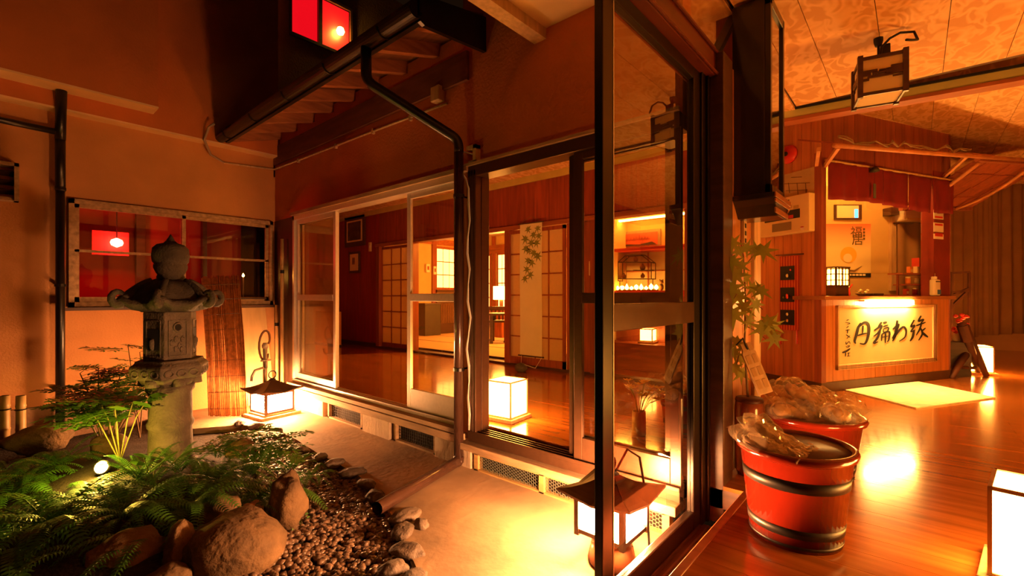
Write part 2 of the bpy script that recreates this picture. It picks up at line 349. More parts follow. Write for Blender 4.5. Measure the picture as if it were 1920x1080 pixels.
# ---- long wall (X = XW)
y1a, y1b = 2.63, YX(553)                      # window 3 opening
y2a, y2b = 0.93, YX(884)                      # window 4 opening
ZT = 1.94
b = MB(); b.box(XW, XW + .12, y1a, 6.1, ZT, 3.02); b.box(XW, XW + .12, .93, y1a, ZT, 3.4); b.box(XW, XW + .12, y2b, y1a, GZ, ZT)
wl = struct(b.build('wall_right', plaster_dimlit, loc=(XW, 3, GZ)), 'plastered wall over the sliding glass doors, reddened as if dimly lit')
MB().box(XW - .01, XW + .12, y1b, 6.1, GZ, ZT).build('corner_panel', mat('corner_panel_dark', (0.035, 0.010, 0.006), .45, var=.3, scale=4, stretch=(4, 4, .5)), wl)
MB().box(XW + .02, XW + .10, 2.62, 6.1, GZ - .1, -.045).box(XW + .05, XW + .10, .93, 2.62, GZ - .1, -.045).build('foundation_core', mat('crawl_space_dark', (.03, .02, .014), .95, var=.3), wl)
# weathered timber sill beams
tb = MB().bar((XW - .03, y1a - .05, -.075), (XW - .03, y1b + .03, -.075), .14, .06); tb.build('sill_beam', rawwood, wl, bevel=.006)
tb = MB().bar((XW - .03, .93, -.115), (XW - .03, y1a - .06, -.115), .14, .05); tb.build('sill_beam', rawwood, wl, bevel=.006)
tb = MB().bar((XW - .045, y1a, -.02), (XW - .045, y1b, -.02), .10, .035); tb.build('sill_ledge', rawwood, wl)
# foundation blocks and vents
segs = []
def yv(x, X=XW - .02): return pX(x, 780, X).y
for (xa, xb_, kind) in ((553, 612, 'block'), (618, 682, 'vent'), (686, 736, 'block'), (742, 820, 'vent'), (822, 868, 'block'), (872, 890, 'block')):
    ya, yb_ = yv(xb_), yv(xa)
    if kind == 'block':
        MB().box(XW - .06, XW + .03, ya, yb_, GZ - .06, -.105).build('foundation_block', blockm, wl, bevel=.008)
    else:
        f2 = MB(); f2.box(XW - .04, XW + .02, ya, ya + .025, GZ, -.105); f2.box(XW - .04, XW + .02, yb_ - .025, yb_, GZ, -.105); f2.box(XW - .04, XW + .02, ya, yb_, GZ, GZ + .025); f2.box(XW - .04, XW + .02, ya, yb_, -.128, -.105)
        v_ = f2.build('vent_frame', rawwood, wl)
        m2 = MB()
        for k in range(18): yy = ya + .03 + (yb_ - ya - .06) * k / 17; m2.bar((XW - .005, yy, GZ + .02), (XW - .005, yy, -.12), .003, .003, (1, 0, 0))
        for k in range(6): zz = GZ + .03 + .13 * k / 5; m2.bar((XW - .005, ya + .02, zz), (XW - .005, yb_ - .02, zz), .003, .003)
        m2.build('wire_mesh', ink, v_)['kind'] = 'stuff'
# long mesh vent under window 4
ya, yb_ = 1.0, yv(895)
f2 = MB(); X0 = XW - .055
f2.box(X0, X0 + .05, ya, yb_, GZ - .02, GZ + .02); f2.box(X0, X0 + .05, ya, yb_, -.165, -.140)
for yy in (yb_ - .02, 1.83, 1.42, 1.0): f2.box(X0, X0 + .05, yy - .02, yy + .02, GZ, -.15)
v_ = f2.build('vent_frame', mat('vent_timber', (.55, .34, .12), .7, var=.3, scale=5, stretch=(5, .8, 5)), wl)
hexm = MB(); r_ = .012
for i in range(int((yb_ - ya) / (r_ * 1.5))):
    for j in range(6):
        cy = ya + i * r_ * 1.5; cz = GZ + .022 + j * r_ * 1.732 + (i % 2) * r_ * .866
        if cz > -.16: continue
        pts = [(X0 + .02, cy + r_ * math.cos(k * math.pi / 3), cz + r_ * math.sin(k * math.pi / 3)) for k in range(6)]
        for k in range(3): hexm.bar(pts[k], pts[k + 1], .003, .003, (1, 0, 0))
hexm.build('wire_mesh', mat('wire', (.30, .34, .26), .4, metal=.6, var=.2), v_)['kind'] = 'stuff'
# ---- window 3: aluminium sliding doors, middle one slid open
def sash(root, ya, yb_, X, m, zb, zt, rail, kick=.0, st=.05, th=.028, midh=.065, name='sash'):
    f2 = MB(); f2.box(X, X + th, ya, ya + st, zb, zt); f2.box(X, X + th, yb_ - st, yb_, zb, zt)
    f2.box(X, X + th, ya + st, yb_ - st, zt - .05, zt); f2.box(X, X + th, ya + st, yb_ - st, zb, zb + .05 + kick); f2.box(X - .004, X + th, ya + st, yb_ - st, rail, rail + midh)
    s_ = f2.build(name, m, root, bevel=.003)
    MB().box(X + .011, X + .016, ya + st, yb_ - st, zb + .05 + kick, rail).build('pane', glass, s_); MB().box(X + .011, X + .016, ya + st, yb_ - st, rail + midh, zt - .05).build('pane', glass, s_)
    return s_
w = sroot('window_3', (XW, (y1a + y1b) / 2, 0)); w['label'] = 'silver aluminium sliding glass doors with the middle open'
fr = MB(); fr.box(XW - .03, XW + .09, y1a, y1b, ZT - .05, ZT); fr.box(XW - .03, XW + .09, y1a, y1b, -.03, .015); fr.box(XW - .03, XW + .09, y1b - .04, y1b, 0, ZT); fr.box(XW - .03, XW + .09, y1a, y1a + .05, 0, ZT)
for k in range(3): fr.box(XW - .03 + k * .045, XW - .024 + k * .045, y1a, y1b, .015, .03)
fr.build('window_frame', alu, w, bevel=.003)
MB().box(XW - .06, XW + .0, y1a - .1, y1b, ZT, ZT + .035).build('head_trim', rawwood, w)
sash(w, YX(629), y1b - .03, XW + .0, alu, .02, ZT - .05, .95, .03)
sash(w, YX(623), y1b - .03, XW + .05, alu, .02, ZT - .05, .95, .03)
sash(w, y1a + .02, YX(763), XW + .0, alu, .02, ZT - .05, .955, .13)
# ---- window 4: dark bronze sliding doors
w = sroot('window_4', (XW, 1.7, 0)); w['label'] = 'dark bronze sliding glass doors by the corner'
fr = MB(); fr.box(XW - .04, XW + .10, y2a, y2b, ZT - .05, ZT + .03); fr.box(XW - .04, XW + .10, y2a, y2b, -.085, -.03)
for k in range(4): fr.box(XW - .045 + k * .035, XW - .035 + k * .035, y2a, y2b, -.03, -.005)
for k in range(3): fr.box(XW - .04, XW + .0 + .03 * k, y2b - .028 * (k + 1) , y2b - .028 * k - .006, -.03, ZT)
fr.box(XW + .02, XW + .10, y2b - .09, y2b, -.03, ZT)
fr.build('window_frame', bronze2, w, bevel=.003)
MB().box(XW - .06, XW - .03, y2a, y2b + .03, ZT + .03, ZT + .05).build('head_trim', rawwood, w)
sash(w, y2a, YX(1079), XW - .02, bronze2, -.02, ZT - .05, .955, .10, st=.06)
sash(w, y2a + .05, YX(1062), XW + .03, bronze2, -.02, ZT - .05, .955, .10, st=.06)
# ---- courtyard entrance: dark sliding leaf beside the open doorway, plane Y = YL
w = sroot('door_1', (2.0, YL, 0)); w['label'] = 'dark bronze glazed sliding entrance door leaf'
xa, xb_ = pY(1122, 500, YL).x, pY(1306, 500, YL).x
f2 = MB(); zb, zt = -.20, 2.17
f2.box(xa, xa + .075, YL - .018, YL + .018, zb, 2.8); f2.box(xb_ - .09, xb_, YL - .018, YL + .018, zb, zt); f2.box(xa + .075, xb_ - .09, YL - .018, YL + .018, zt - .06, zt); f2.box(xa + .075, xb_ - .09, YL - .018, YL + .018, zb, -.10)
lf = f2.build('door_leaf', bronze, w, bevel=.004)
MB().box(xa + .075, xb_ - .09, YL - .02, YL + .02, .866, .97).build('mid_rail', bronze2, lf, bevel=.003)
MB().box(xa + .075, xb_ - .09, YL - .003, YL + .003, -.10, .866).build('pane', glass, lf); MB().box(xa + .075, xb_ - .09, YL - .003, YL + .003, .97, zt - .06).build('pane', glass, lf)
MB().box(xa + .074, xa + .080, YL - .02, YL + .019, -.10, zt - .06).build('edge_bead', alu, lf)
# jamb stack in the corner and the sill track
jm = MB()
for k in range(4): jm.box(xb_ + .0 + k * .06, xb_ + .05 + k * .06, YL - .03 - .012 * k, YL + .05, -.20, 2.2)
jm.build('jamb', bronze, w, bevel=.004)
hd = MB(); hd.box(-.4, 2.62, YL - .07, YL + .06, 2.17, 2.30); hd.box(-.4, 2.60, YL - .085, YL - .07, 2.285, 2.30); hd.box(-.4, 2.60, YL - .085, YL - .07, 2.17, 2.185)
hd.build('door_head', mat('head_beam_wood', (.12, .022, .010), .35, var=.3, scale=4, stretch=(.6, 5, 5)), w, bevel=.006)
sl_ = MB(); sl_.box(-.6, 2.5, YL - .09, YL + .05, -.26, -.20)
for k in range(3): sl_.box(-.6, 2.45, YL - .06 + k * .03, YL - .053 + k * .03, -.20, -.185)
sl_.build('door_sill', bronze2, w)
# transom glass over the door head with a slanting end stile
YT_ = YL - .05; tq = [pY(1241, 0, YT_), pY(1343, 93, YT_), pY(1390, 0, YT_)]
slope = (tq[2].x - tq[1].x) / (tq[2].z - tq[1].z)
def tx(z): return tq[1].x + slope * (z - tq[1].z)
MB().prism([(-.4, 2.30), (tx(2.31), 2.30), (tx(2.9), 2.9), (-.4, 2.9)], (0, YT_ - .003, 0), (1, 0, 0), (0, 0, 1), (0, .006, 0)).build('transom_pane', glass, w)
MB().bar((tx(2.29) + .012, YT_, 2.29), (tx(2.9) + .012, YT_, 2.9), .03, .05, (0, 1, 0)).build('transom_stile', bronze, w)
# ---- eave over window 3 with gutter and downpipe
ev = sroot('ceiling_eave', (2.1, 4.2, 2.8)); ev['label'] = 'low pent roof eave with exposed rafters'
ye0, ye1 = 2.41, 6.08
def zr(x): return 2.80 + (x - 1.88) * .30
sb = MB().prism([(1.86, zr(1.86) + .075), (5.4, zr(5.4) + .075), (5.4, zr(5.4) + .12), (1.86, zr(1.86) + .12)], (0, ye0, 0), (1, 0, 0), (0, 0, 1), (0, ye1 - ye0, 0))
sb.build('roof_deck', mat('eave_deck', (.22, .075, .03), .8, var=.3, scale=4, stretch=(5, .8, 5)), ev)
n_r = 9
for k in range(n_r):
    yy = ye0 + .10 + (ye1 - ye0 - .25) * k / (n_r - 1)
    MB().bar((1.89, yy, zr(1.89) + .025), (XW + .1, yy, zr(XW + .1) + .025), .055, .10).build('rafter', rafterwood, ev)
MB().box(XW - .03, XW + .0, ye0 + .15, ye1, 2.64, 2.86).build('wall_plate', mat('wall_plate_wood', (.16, .05, .022), .8, var=.3, scale=4, stretch=(5, .8, 5)), ev)
MB().box(1.84, 1.875, ye0 - .02, ye1, 2.755, 2.93).build('fascia', blackpipe, ev)
MB().prism([(1.84, 2.755), (1.875, 2.74), (XW + .05, 2.80), (XW + .05, 3.06), (1.84, 2.93)], (0, ye0 - .03, 0), (1, 0, 0), (0, 0, 1), (0, .03, 0)).build('barge_board', blackpipe, ev)
# near soffit over the doorway
so = MB().box(.0, XW, .93, 1.83, 2.76, 2.82); sf = struct(so.build('ceiling_soffit', mat('soffit_board', (.85, .62, .32), .8, var=.12, scale=3), loc=(1.2, 1.4, 2.76)), 'pale soffit boards above the doorway')
MB().box(.0, XW, 1.83, 1.93, 2.69, 2.86).build('soffit_beam', palewood, sf)
# gutter, downpipe, ground pipe
gt = thing('rain_gutter', 'black half-round rain gutter along the low eave', 'gutter', (1.80, 4.2, 2.72))
prof = [(1.79 + .055 * math.cos(a), 2.80 + .055 * math.sin(a)) for a in [math.pi + k * math.pi / 10 for k in range(11)]]
prof += [(1.79 + .048 * math.cos(a), 2.80 + .048 * math.sin(a)) for a in [2 * math.pi - k * math.pi / 10 for k in range(11)]]
MB().prism(prof, (0, ye0 - .05, 0), (1, 0, 0), (0, 0, 1), (0, ye1 - ye0 + .04, 0)).build('trough', blackpipe, gt)
for k in range(5): MB().tube([(1.79 + .06 * math.cos(a), ye0 + .3 + k * .75, 2.80 + .06 * math.sin(a)) for a in [math.pi + j * math.pi / 6 for j in range(7)]], .006, 6).build('bracket', blackpipe, gt)
dp = thing('downpipe', 'dark brown downpipe bending down the wall and out over the gravel', 'pipe', (2.36, 2.59, GZ))
P0 = Vector((1.79, 2.93, 2.76)); P1 = Vector((1.79, 2.93, 2.52)); P2 = Vector((2.355, 2.585, 2.17)); P3 = Vector((2.355, 2.585, -.235)); P4 = Vector((1.50, 2.34, -.225))
def bend(a, b_, c, r=.06, n=5):
    u = (a - b_).normalized(); v = (c - b_).normalized(); return [(b_ + u * r) * (1 - t) ** 2 + b_ * 2 * t * (1 - t) + (b_ + v * r) * t * t for t in [k / n for k in range(n + 1)]]
MB().tube([P0] + bend(P0, P1, P2) + bend(P1, P2, P3) + [P2 * .97 + P3 * .03 - Vector((0, 0, .02))], .037, 14).build('offset_pipe', blackpipe, dp, smooth=True)
MB().tube([P2 - Vector((0, 0, .08))] + [P3 + Vector((0, 0, .0))], .037, 14).build('upright_pipe', brownpipe, dp, smooth=True)
MB().tube([P3 + Vector((0, 0, .03)), P3, P3 * .97 + P4 * .03], .041, 14).build('elbow', brownpipe, dp, smooth=True)
gpn = MB().tube([P3, P4], .039, 16, caps=False); gpn.tube([P3, P4], .035, 16, caps=False); gpn.build('ground_pipe', brownpipe, dp, smooth=True)
for zz in (1.75, .45): MB().lathe([(.037, -.012), (.043, -.012), (.043, .012), (.037, .012)], 14, (P3.x, P3.y, zz)).bar((P3.x + .03, P3.y, zz), (XW, P3.y, zz), .012, .012).build('strap', blackpipe, dp)
# corner black pipe on the back wall with branch
q = pY(113, 300, YB - .09)
lp = thing('drainpipe', 'tall black drainpipe standing on the courtyard end wall', 'pipe', (q.x, YB - .09, GZ))
MB().tube([(q.x, YB - .09, GZ), (q.x, YB - .09, 2.02)], .034, 12).build('lower_pipe', blackpipe, lp, smooth=True)
MB().tube([(q.x, YB - .09, 1.98), (q.x, YB - .09, 2.50)], .038, 12).build('upper_pipe', blackpipe, lp, smooth=True)
MB().tube([(q.x, YB - .09, 2.46), (q.x, YB - .12, 2.60), (q.x, YB - .2, 2.93)], .040, 12).build('top_elbow', blackpipe, lp, smooth=True)
MB().tube([(q.x, YB - .1, 2.52), (q.x - .9, YB - .1, 2.55)], .028, 12).build('branch_pipe', blackpipe, lp, smooth=True)
for zz in (.15, 1.1, 2.0): MB().lathe([(.034, -.012), (.042, -.012), (.042, .012), (.034, .012)], 12, (q.x, YB - .09, zz)).box(q.x - .01, q.x + .01, YB - .06, YB, zz - .01, zz + .01).build('strap', blackpipe, lp)
# conduit along the two walls and its junction box
cn = thing('cable_conduit', 'thin pale cable conduit running along both courtyard walls', 'conduit', (XW - .02, 4.5, 2.6))
ca = [pX(838, 194, XW - .015), pX(700, 246, XW - .015), pX(600, 285, XW - .015), Vector((XW - .015, YB - .03, 2.59)), pY(455, 310, YB - .015), pY(420, 305, YB - .015)]
MB().tube(ca, .011, 8).build('tube', palewood, cn, smooth=True)
MB().tube([ca[-1], pY(395, 290, YB - .05), pY(383, 262, YB - .15), pY(392, 238, YB - .25), pY(402, 232, YB - .3)], .013, 8).build('hose_end', mat('grey_hose', (.35, .25, .18), .6), cn, smooth=True)
for x_, y_ in ((770, 222), (700, 247), (630, 275), (560, 302)):
    c_ = pX(x_, y_ - 2, XW - .012); MB().box(c_.x - .015, c_.x + .012, c_.y - .012, c_.y + .012, c_.z - .03, c_.z + .015).build('clip', palewood, cn)
jb = pX(827, 180, XW)
tag(MB().box(XW - .07, XW, jb.y - .05, jb.y + .05, jb.z - .06, jb.z + .06).build('junction_box', palewood, loc=(XW - .035, jb.y, jb.z - .06), bevel=.008), 'pale junction box where the conduit meets the eave', 'junction box')
# wire bundle beside the downpipe with its bracket
wb_ = thing('cable_bundle', 'white twisted cable hanging behind the downpipe', 'cable', (XW - .03, 2.56, .1))
pts = [Vector((XW - .02, 2.47, 2.05)), Vector((XW - .05, 2.60, 2.10)), Vector((XW - .06, 2.64, 2.0)), Vector((XW - .05, 2.54, 1.88))]
for k in range(16): pts.append(Vector((XW - .05 + .006 * math.sin(k * 1.7), 2.515 + .012 * math.sin(k * 2.1), 1.8 - k * .12)))
MB().tube(pts, .005, 6).build('cable', white, wb_, smooth=True)
MB().tube([p + Vector((.0, .012 * math.cos(k), 0)) for k, p in enumerate(pts[2:])], .005, 6).build('cable', white, wb_, smooth=True)
bk = MB().box(XW - .05, XW, 2.44, 2.47, 1.98, 2.12); bk.box(XW - .05, XW, 2.44, 2.54, 2.09, 2.12); bk.box(XW - .05, XW, 2.44, 2.52, 1.98, 2.005)
bk.build('bracket', palewood, wb_)
# wooden vent hood on the far left of the back wall
v = thing('vent_hood', 'open wooden vent box high on the left plaster wall', 'vent box', (.12, YB, 1.84))
h = MB(); h.box(-.10, .22, YB - .14, YB, 2.14, 2.17); h.box(.19, .22, YB - .14, YB, 1.84, 2.17); h.box(-.10, -.07, YB - .14, YB, 1.84, 2.17); h.box(-.10, .22, YB - .10, YB, 1.84, 1.87)
h.build('case', rawwood, v)
for k in range(3): MB().bar((-.07, YB - .07, 1.92 + k * .08), (.19, YB - .07, 1.92 + k * .08), .06, .012, (0, .5, .8)).build('louvre', darkwood, v)
# ================================================================== THE INTERIOR SHELL
XO = 5.05                                    # the wall across the hall
fl = sroot('floor', (4, 0, -.06)); fl['label'] = 'glossy orange-brown timber floor'
MB().box(1.0, 12.5, -3.2, .66, -.12, -.02).box(2.56, 12.5, .66, 10, -.12, -.02).build('subfloor', darkwood, fl)
bw = .148
def boards(x0, x1, y0, y1, L, off=0):
    n = round((x1 - x0) / .15); w_ = (x1 - x0) / n
    cache = {}
    for i in range(n):
        y = y0 - (L * .5 if (i + off) % 2 else 0)
        while y < y1 - .01:
            a = max(y, y0); c = min(y + L, y1); key = round(c - a, 3)
            if c - a > .02:
                if key not in cache: cache[key] = meshof(MB().box(.001, w_ - .001, .001, key - .001, -.02, 0), 'floor_board', boardm)
                share(cache[key], fl, (x0 + i * w_ - 4, a, .06), name='floor_board')
            y += L
boards(1.2, 2.56, -2.9, .66, 1.78); boards(2.56, 8.2, -2.0, .86, 2.9, 1); boards(8.2, 12.4, -2.4, .86, 3.3, 1)
boards(2.57, XO, .86, 9.6, 2.2); boards(XO, 6.4, .86, 3.3, 2.44)
MB().box(1.0, 2.56, .63, .665, -.20, .004).build('floor_nosing', redwood_y, fl, bevel=.004)
# stub wall beside the entrance
sw = MB().box(2.62, 3.22, .80, .92, -.02, 2.30).box(2.95, 3.22, .80, .92, 2.30, 2.9); swo = struct(sw.build('wall_stub', redwood, loc=(3.2, .86, 0)), 'timber panelled stub wall behind the tubs')
for k in range(3): MB().box(2.63 + k * .2, 2.822 + k * .2, .79, .80, 0, 2.66 if k > 1 else 2.30).build('wall_panel', panelwood, swo)
MB().box(3.22, 3.38, .77, .94, 0, 2.66).build('end_post', palewood, swo, bevel=.004)
struct(MB().box(2.56, 2.72, .76, .93, -.2, 2.29).build('trim_4', darkwood, loc=(2.64, .85, 0), bevel=.005), 'dark corner post of the entrance')
# ceilings: near hall of patterned strips, higher one beyond the beam
def ceilmat():
    m = bpy.data.materials.new('cloud_pattern_board'); m.use_nodes = True; nt = m.node_tree; b = nt.nodes['Principled BSDF']; b.inputs['Roughness'].default_value = .7
    tc = nt.nodes.new('ShaderNodeTexCoord'); mp = nt.nodes.new('ShaderNodeMapping'); mp.inputs['Scale'].default_value = (1.0, 1.7, 1); nt.links.new(tc.outputs['Object'], mp.inputs[0])
    oi = nt.nodes.new('ShaderNodeObjectInfo'); vm = nt.nodes.new('ShaderNodeVectorMath'); vm.operation = 'SCALE'; vm.inputs[0].default_value = (3, 7, 0); nt.links.new(oi.outputs['Random'], vm.inputs['Scale']); nt.links.new(vm.outputs[0], mp.inputs['Location'])
    n = nt.nodes.new('ShaderNodeTexNoise'); n.inputs['Scale'].default_value = 6; n.inputs['Detail'].default_value = 1.2; n.inputs['Distortion'].default_value = .8; nt.links.new(mp.outputs[0], n.inputs['Vector'])
    mu = nt.nodes.new('ShaderNodeMath'); mu.operation = 'MULTIPLY'; mu.inputs[1].default_value = 15; nt.links.new(n.outputs[0], mu.inputs[0])
    si = nt.nodes.new('ShaderNodeMath'); si.operation = 'SINE'; nt.links.new(mu.outputs[0], si.inputs[0])
    r = nt.nodes.new('ShaderNodeValToRGB'); e = r.color_ramp.elements; e[0].position = .0; e[0].color = (.62, .33, .12, 1); e[1].position = 1.0; e[1].color = (.80, .50, .23, 1)
    nt.links.new(si.outputs[0], r.inputs[0]); nt.links.new(r.outputs[0], b.inputs['Base Color']); return m
cm = ceilmat(); CZ, CZ2 = 2.68, 2.98
cl = sroot('ceiling', (3, -1, CZ)); cl['label'] = 'near hall ceiling of patterned strips'
MB().box(-1.2, 4.85, -4.2, .80, CZ + .02, CZ + .06).box(2.56, XO + .1, .80, 9.6, CZ + .02, CZ + .06).build('ceiling_deck', darkwood, cl)
pw = .329; y = -4.1
while y < .80:
    a, c = y + .002, min(y + pw, .80) - .002
    MB().box(-1.1, 1.6, a, c, CZ, CZ + .02).build('ceiling_strip', cm, cl); MB().box(1.604, 4.75, a, c, CZ, CZ + .02).build('ceiling_strip', cm, cl)
    y += pw
for k in range(6): MB().box(2.57, XO, .82 + k * 1.46, .816 + (k + 1) * 1.46, CZ, CZ + .02).build('ceiling_strip', cm, cl)
c2 = sroot('ceiling_far', (8, 0, CZ2)); c2['label'] = 'higher patterned ceiling beyond the beam'
y = -3.2 + .1
while y < 2.6:
    MB().box(4.90, 12.4, y + .002, y + pw - .002, CZ2, CZ2 + .02).build('ceiling_strip', cm, c2); y += pw
MB().box(4.90, 12.4, -3.2, 2.6, CZ2 + .02, CZ2 + .06).build('ceiling_deck', darkwood, c2)
qA, qB = pZ(1465, 231, 2.60), pZ(1920, 151, 2.60); bdir = (qB - qA).normalized(); bA, bB = qA - bdir * .12, qB + bdir * 2.2; bA.z = bB.z = 0
bm_ = struct(MB().bar(bA + Vector((0, 0, 2.655)), bB + Vector((0, 0, 2.655)), .12, .08).build('trim_5', greenbronze, loc=(4.5, -.6, 2.44)), 'olive ceiling beam')
MB().bar(bA + Vector((0, 0, 2.60)), bB + Vector((0, 0, 2.60)), .13, .03).build('beam_lip', redwood_y, bm_)
MB().bar(bA + Vector((-.066, 0, 2.692)), bB + Vector((-.066, 0, 2.692)), .02, .02).build('shadow_gap', ink, bm_)
MB().bar(bA + Vector((.05, 0, 2.84)), bB + Vector((.05, 0, 2.84)), .04, .29).build('bulkhead', cm, bm_)
# outer walls of the right-hand hall
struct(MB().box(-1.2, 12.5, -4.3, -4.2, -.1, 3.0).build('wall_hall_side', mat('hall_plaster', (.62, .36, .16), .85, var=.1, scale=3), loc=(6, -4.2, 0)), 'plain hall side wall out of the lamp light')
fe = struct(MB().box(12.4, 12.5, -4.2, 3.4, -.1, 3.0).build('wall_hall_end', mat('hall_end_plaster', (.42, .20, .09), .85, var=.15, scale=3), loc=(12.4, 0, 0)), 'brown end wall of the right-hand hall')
# ---- wall across the hall (X = XO) with shoji, openings, board frieze
wo = sroot('wall_across', (XO, 5, 0)); wo['label'] = 'red-brown panelled wall across the hall'
YO = lambda x: pX(x, 500, XO).y
o1a, o1b = YO(953), YO(773)                   # opening to the tatami room
pa, pb_ = YO(1285), YO(1120)                  # opening towards the display shelf
zl = 1.95
redpl = mat('dark_red_panel', (.30, .024, .010), .45, var=.25, scale=3, stretch=(5, 5, .5), rnd=.1)
MB().box(XO + .02, XO + .12, YO(711), 9.6, 0, CZ).build('side_wall', redpl, wo)
y = YO(711)
for k in range(6): MB().box(XO + .008, XO + .02, y + .003 + k * .3, y + .297 + k * .3, .08, CZ).build('wall_panel', redpl, wo)
MB().box(XO - .005, XO + .02, YO(711), 9.6, 0, .08).build('skirting', darkwood, wo)
MB().box(XO + .02, XO + .12, 1.2, YO(711), zl + .06, CZ).build('frieze_wall', redwood, wo)
n_b = 26
for k in range(n_b):
    ya = 1.2 + (YO(711) - 1.2) * k / n_b; yb_ = 1.2 + (YO(711) - 1.2) * (k + 1) / n_b
    MB().box(XO + .004, XO + .02, ya + .002, yb_ - .002, zl + .06, CZ - .09).build('frieze_board', mat('frieze_red', (.30, .055, .020), .45, var=.3, scale=4, stretch=(6, 6, .5), rnd=.12), wo)
MB().box(XO - .02, XO + .02, 1.2, 9.6, CZ - .09, CZ).build('cornice', mat('cornice_yellow', (.55, .45, .12), .6, var=.1), wo)
MB().box(XO - .03, XO + .12, 1.2, YO(705), zl, zl + .06).build('lintel', redwood_y, wo, bevel=.004)
MB().box(XO - .03, XO + .12, 1.2, YO(705), -.01, .035).build('threshold', darkwood, wo, bevel=.004)
for (ya, yb_) in ((o1a - .05, o1a + .05), (o1b - .03, o1b + .07), (YO(713), YO(707)), (pb_, pb_ + .09), (pa - .1, pa)):
    MB().box(XO - .03, XO + .12, ya, yb_, .03, zl).build('post', redwood, wo, bevel=.004)
MB().box(XO + .02, XO + .10, pb_ + .08, YO(1061), .03, zl).build('infill_panel', redwood, wo)
MB().box(XO + .02, XO + .10, 1.2, pa - .1, .03, zl).build('infill_panel', panelwood, wo)
struct(MB().box(2.56, XO + .12, 9.6, 9.7, 0, CZ).build('wall_hall_far', mat('hall_far_plaster', (.6, .30, .12), .85, var=.1), loc=(4, 9.6, 0)), 'orange far end wall of the glass-fronted hall')
struct(MB().box(2.45, 2.56, 6.1, 9.6, -.1, CZ).build('wall_hall_inner', redpl, loc=(2.5, 8, 0)), 'dark red inner wall beyond the glass doors')
def shoji(name, label, ya, yb_, X, cols, rows, m_paper, base=.10, zt=1.94):
    d = thing(name, label, 'sliding screen', (X, (ya + yb_) / 2, .035)); st = .045
    f2 = MB(); f2.box(X - .015, X + .015, ya, ya + st, .035, zt); f2.box(X - .015, X + .015, yb_ - st, yb_, .035, zt); f2.box(X - .015, X + .015, ya, yb_, zt - .05, zt); f2.box(X - .015, X + .015, ya, yb_, .035, .035 + base)
    f2.build('frame', redwood, d)
    za, zb_ = .035 + base, zt - .05
    for k in range(1, cols): yy = ya + st + (yb_ - ya - 2 * st) * k / cols; MB().box(X - .012, X + .012, yy - .008, yy + .008, za, zb_).build('vertical_bar', redwood, d)
    for k in range(1, rows): zz = za + (zb_ - za) * k / rows; MB().box(X - .011, X + .011, ya + st, yb_ - st, zz - .008, zz + .008).build('horizontal_bar', redwood, d)
    for i in range(cols):
        for j in range(rows):
            a = ya + st + (yb_ - ya - 2 * st) * i / cols; c = ya + st + (yb_ - ya - 2 * st) * (i + 1) / cols; e = za + (zb_ - za) * j / rows; g_ = za + (zb_ - za) * (j + 1) / rows
            MB().box(X + .002, X + .005, a, c, e, g_).build('pane', m_paper, d)
    return d
shoji('shoji_door', 'lattice sliding door with glowing panes behind the hanging scroll', YO(1061), o1a - .0, XO - .0, 4, 6, frost)
shoji('shoji_door', 'lattice sliding door standing against the dark red wall', o1b + .06, YO(711), XO + .05, 3, 6, frost, base=.08)
# ---- tatami room
tr = sroot('floor_tatami', (7.5, 6.5, .0)); tr['label'] = 'tatami mat floor of the far room'
MB().box(XO + .12, 10.3, 3.4, 10.2, -.02, .03).build('subfloor', darkwood, tr)
tm = meshof(MB().box(.004, .94, .004, 1.88, .03, .06), 'tatami_mat', tatami); tb_ = meshof(MB().box(.0, .03, .004, 1.88, .03, .0615), 'cloth_edge', darkwood)
for i in range(5):
    for j in range(3):
        mt = share(tm, tr, (5.25 + i * .95 - 7.5, 4.3 + j * 1.9 - 6.5, 0), name='tatami_mat'); share(tb_, mt, (0, 0, 0), name='cloth_edge')
tatpl = mat('tatami_room_plaster', (.62, .42, .17), .9, var=.1, scale=3)
wt = struct(MB().box(10.2, 10.3, 3.3, 10.2, 0, 2.9).box(XO + .12, 10.3, 10.1, 10.2, 0, 2.9).box(XO + .12, 10.3, 3.3, 3.4, 0, 2.9).build('wall_tatami', tatpl, loc=(10.2, 6, 0)), 'ochre plaster walls of the tatami room')
struct(MB().box(XO + .12, 10.3, 3.3, 10.2, 2.8, 2.9).build('ceiling_tatami', palewood, loc=(7.5, 6.5, 2.8)), 'pale board ceiling of the tatami room')
YT = 9.0                                      # inner partition seen through the opening
a = pY(771, 500, YT).x; c = pY(862, 500, YT).x
wp = struct(MB().box(XO + .12, 8.35, YT, YT + .08, .06, 2.8).build('wall_partition', tatpl, loc=(7, YT, 0)), 'ochre partition of the tatami room')
def onY(x, y, Y=YT): return pY(x, y, Y)
A = onY(776, 444); B = onY(862, 462)
MB().box(A.x - .6, 8.35, YT - .03, YT, onY(800, 457).z, onY(800, 446).z).build('rail_beam', redwood_y, wp)
px0 = onY(809, 500).x; MB().box(px0, px0 + .13, YT - .04, YT, .06, 2.8).build('post', redwood, wp)
w = sroot('window_5', (7.6, YT, 1.2)); w['label'] = 'bright paper lattice window of the tatami room'
wa_, wb2 = onY(818, 500).x, onY(856, 500).x + .35; z0_, z1_ = onY(835, 540).z, onY(835, 467).z
MB().box(wa_ - .03, wb2 + .03, YT - .03, YT - .005, z0_ - .05, z0_).box(wa_ - .03, wb2 + .03, YT - .03, YT - .005, z1_, z1_ + .05).box(wa_ - .04, wa_, YT - .03, YT - .005, z0_, z1_).box(wb2, wb2 + .04, YT - .03, YT - .005, z0_, z1_).build('window_frame', redwood_y, w)
lit = mat('lit_paper', (.85, .7, .45), .8, emit=(1, .42, .09), es=3.2, var=.05)
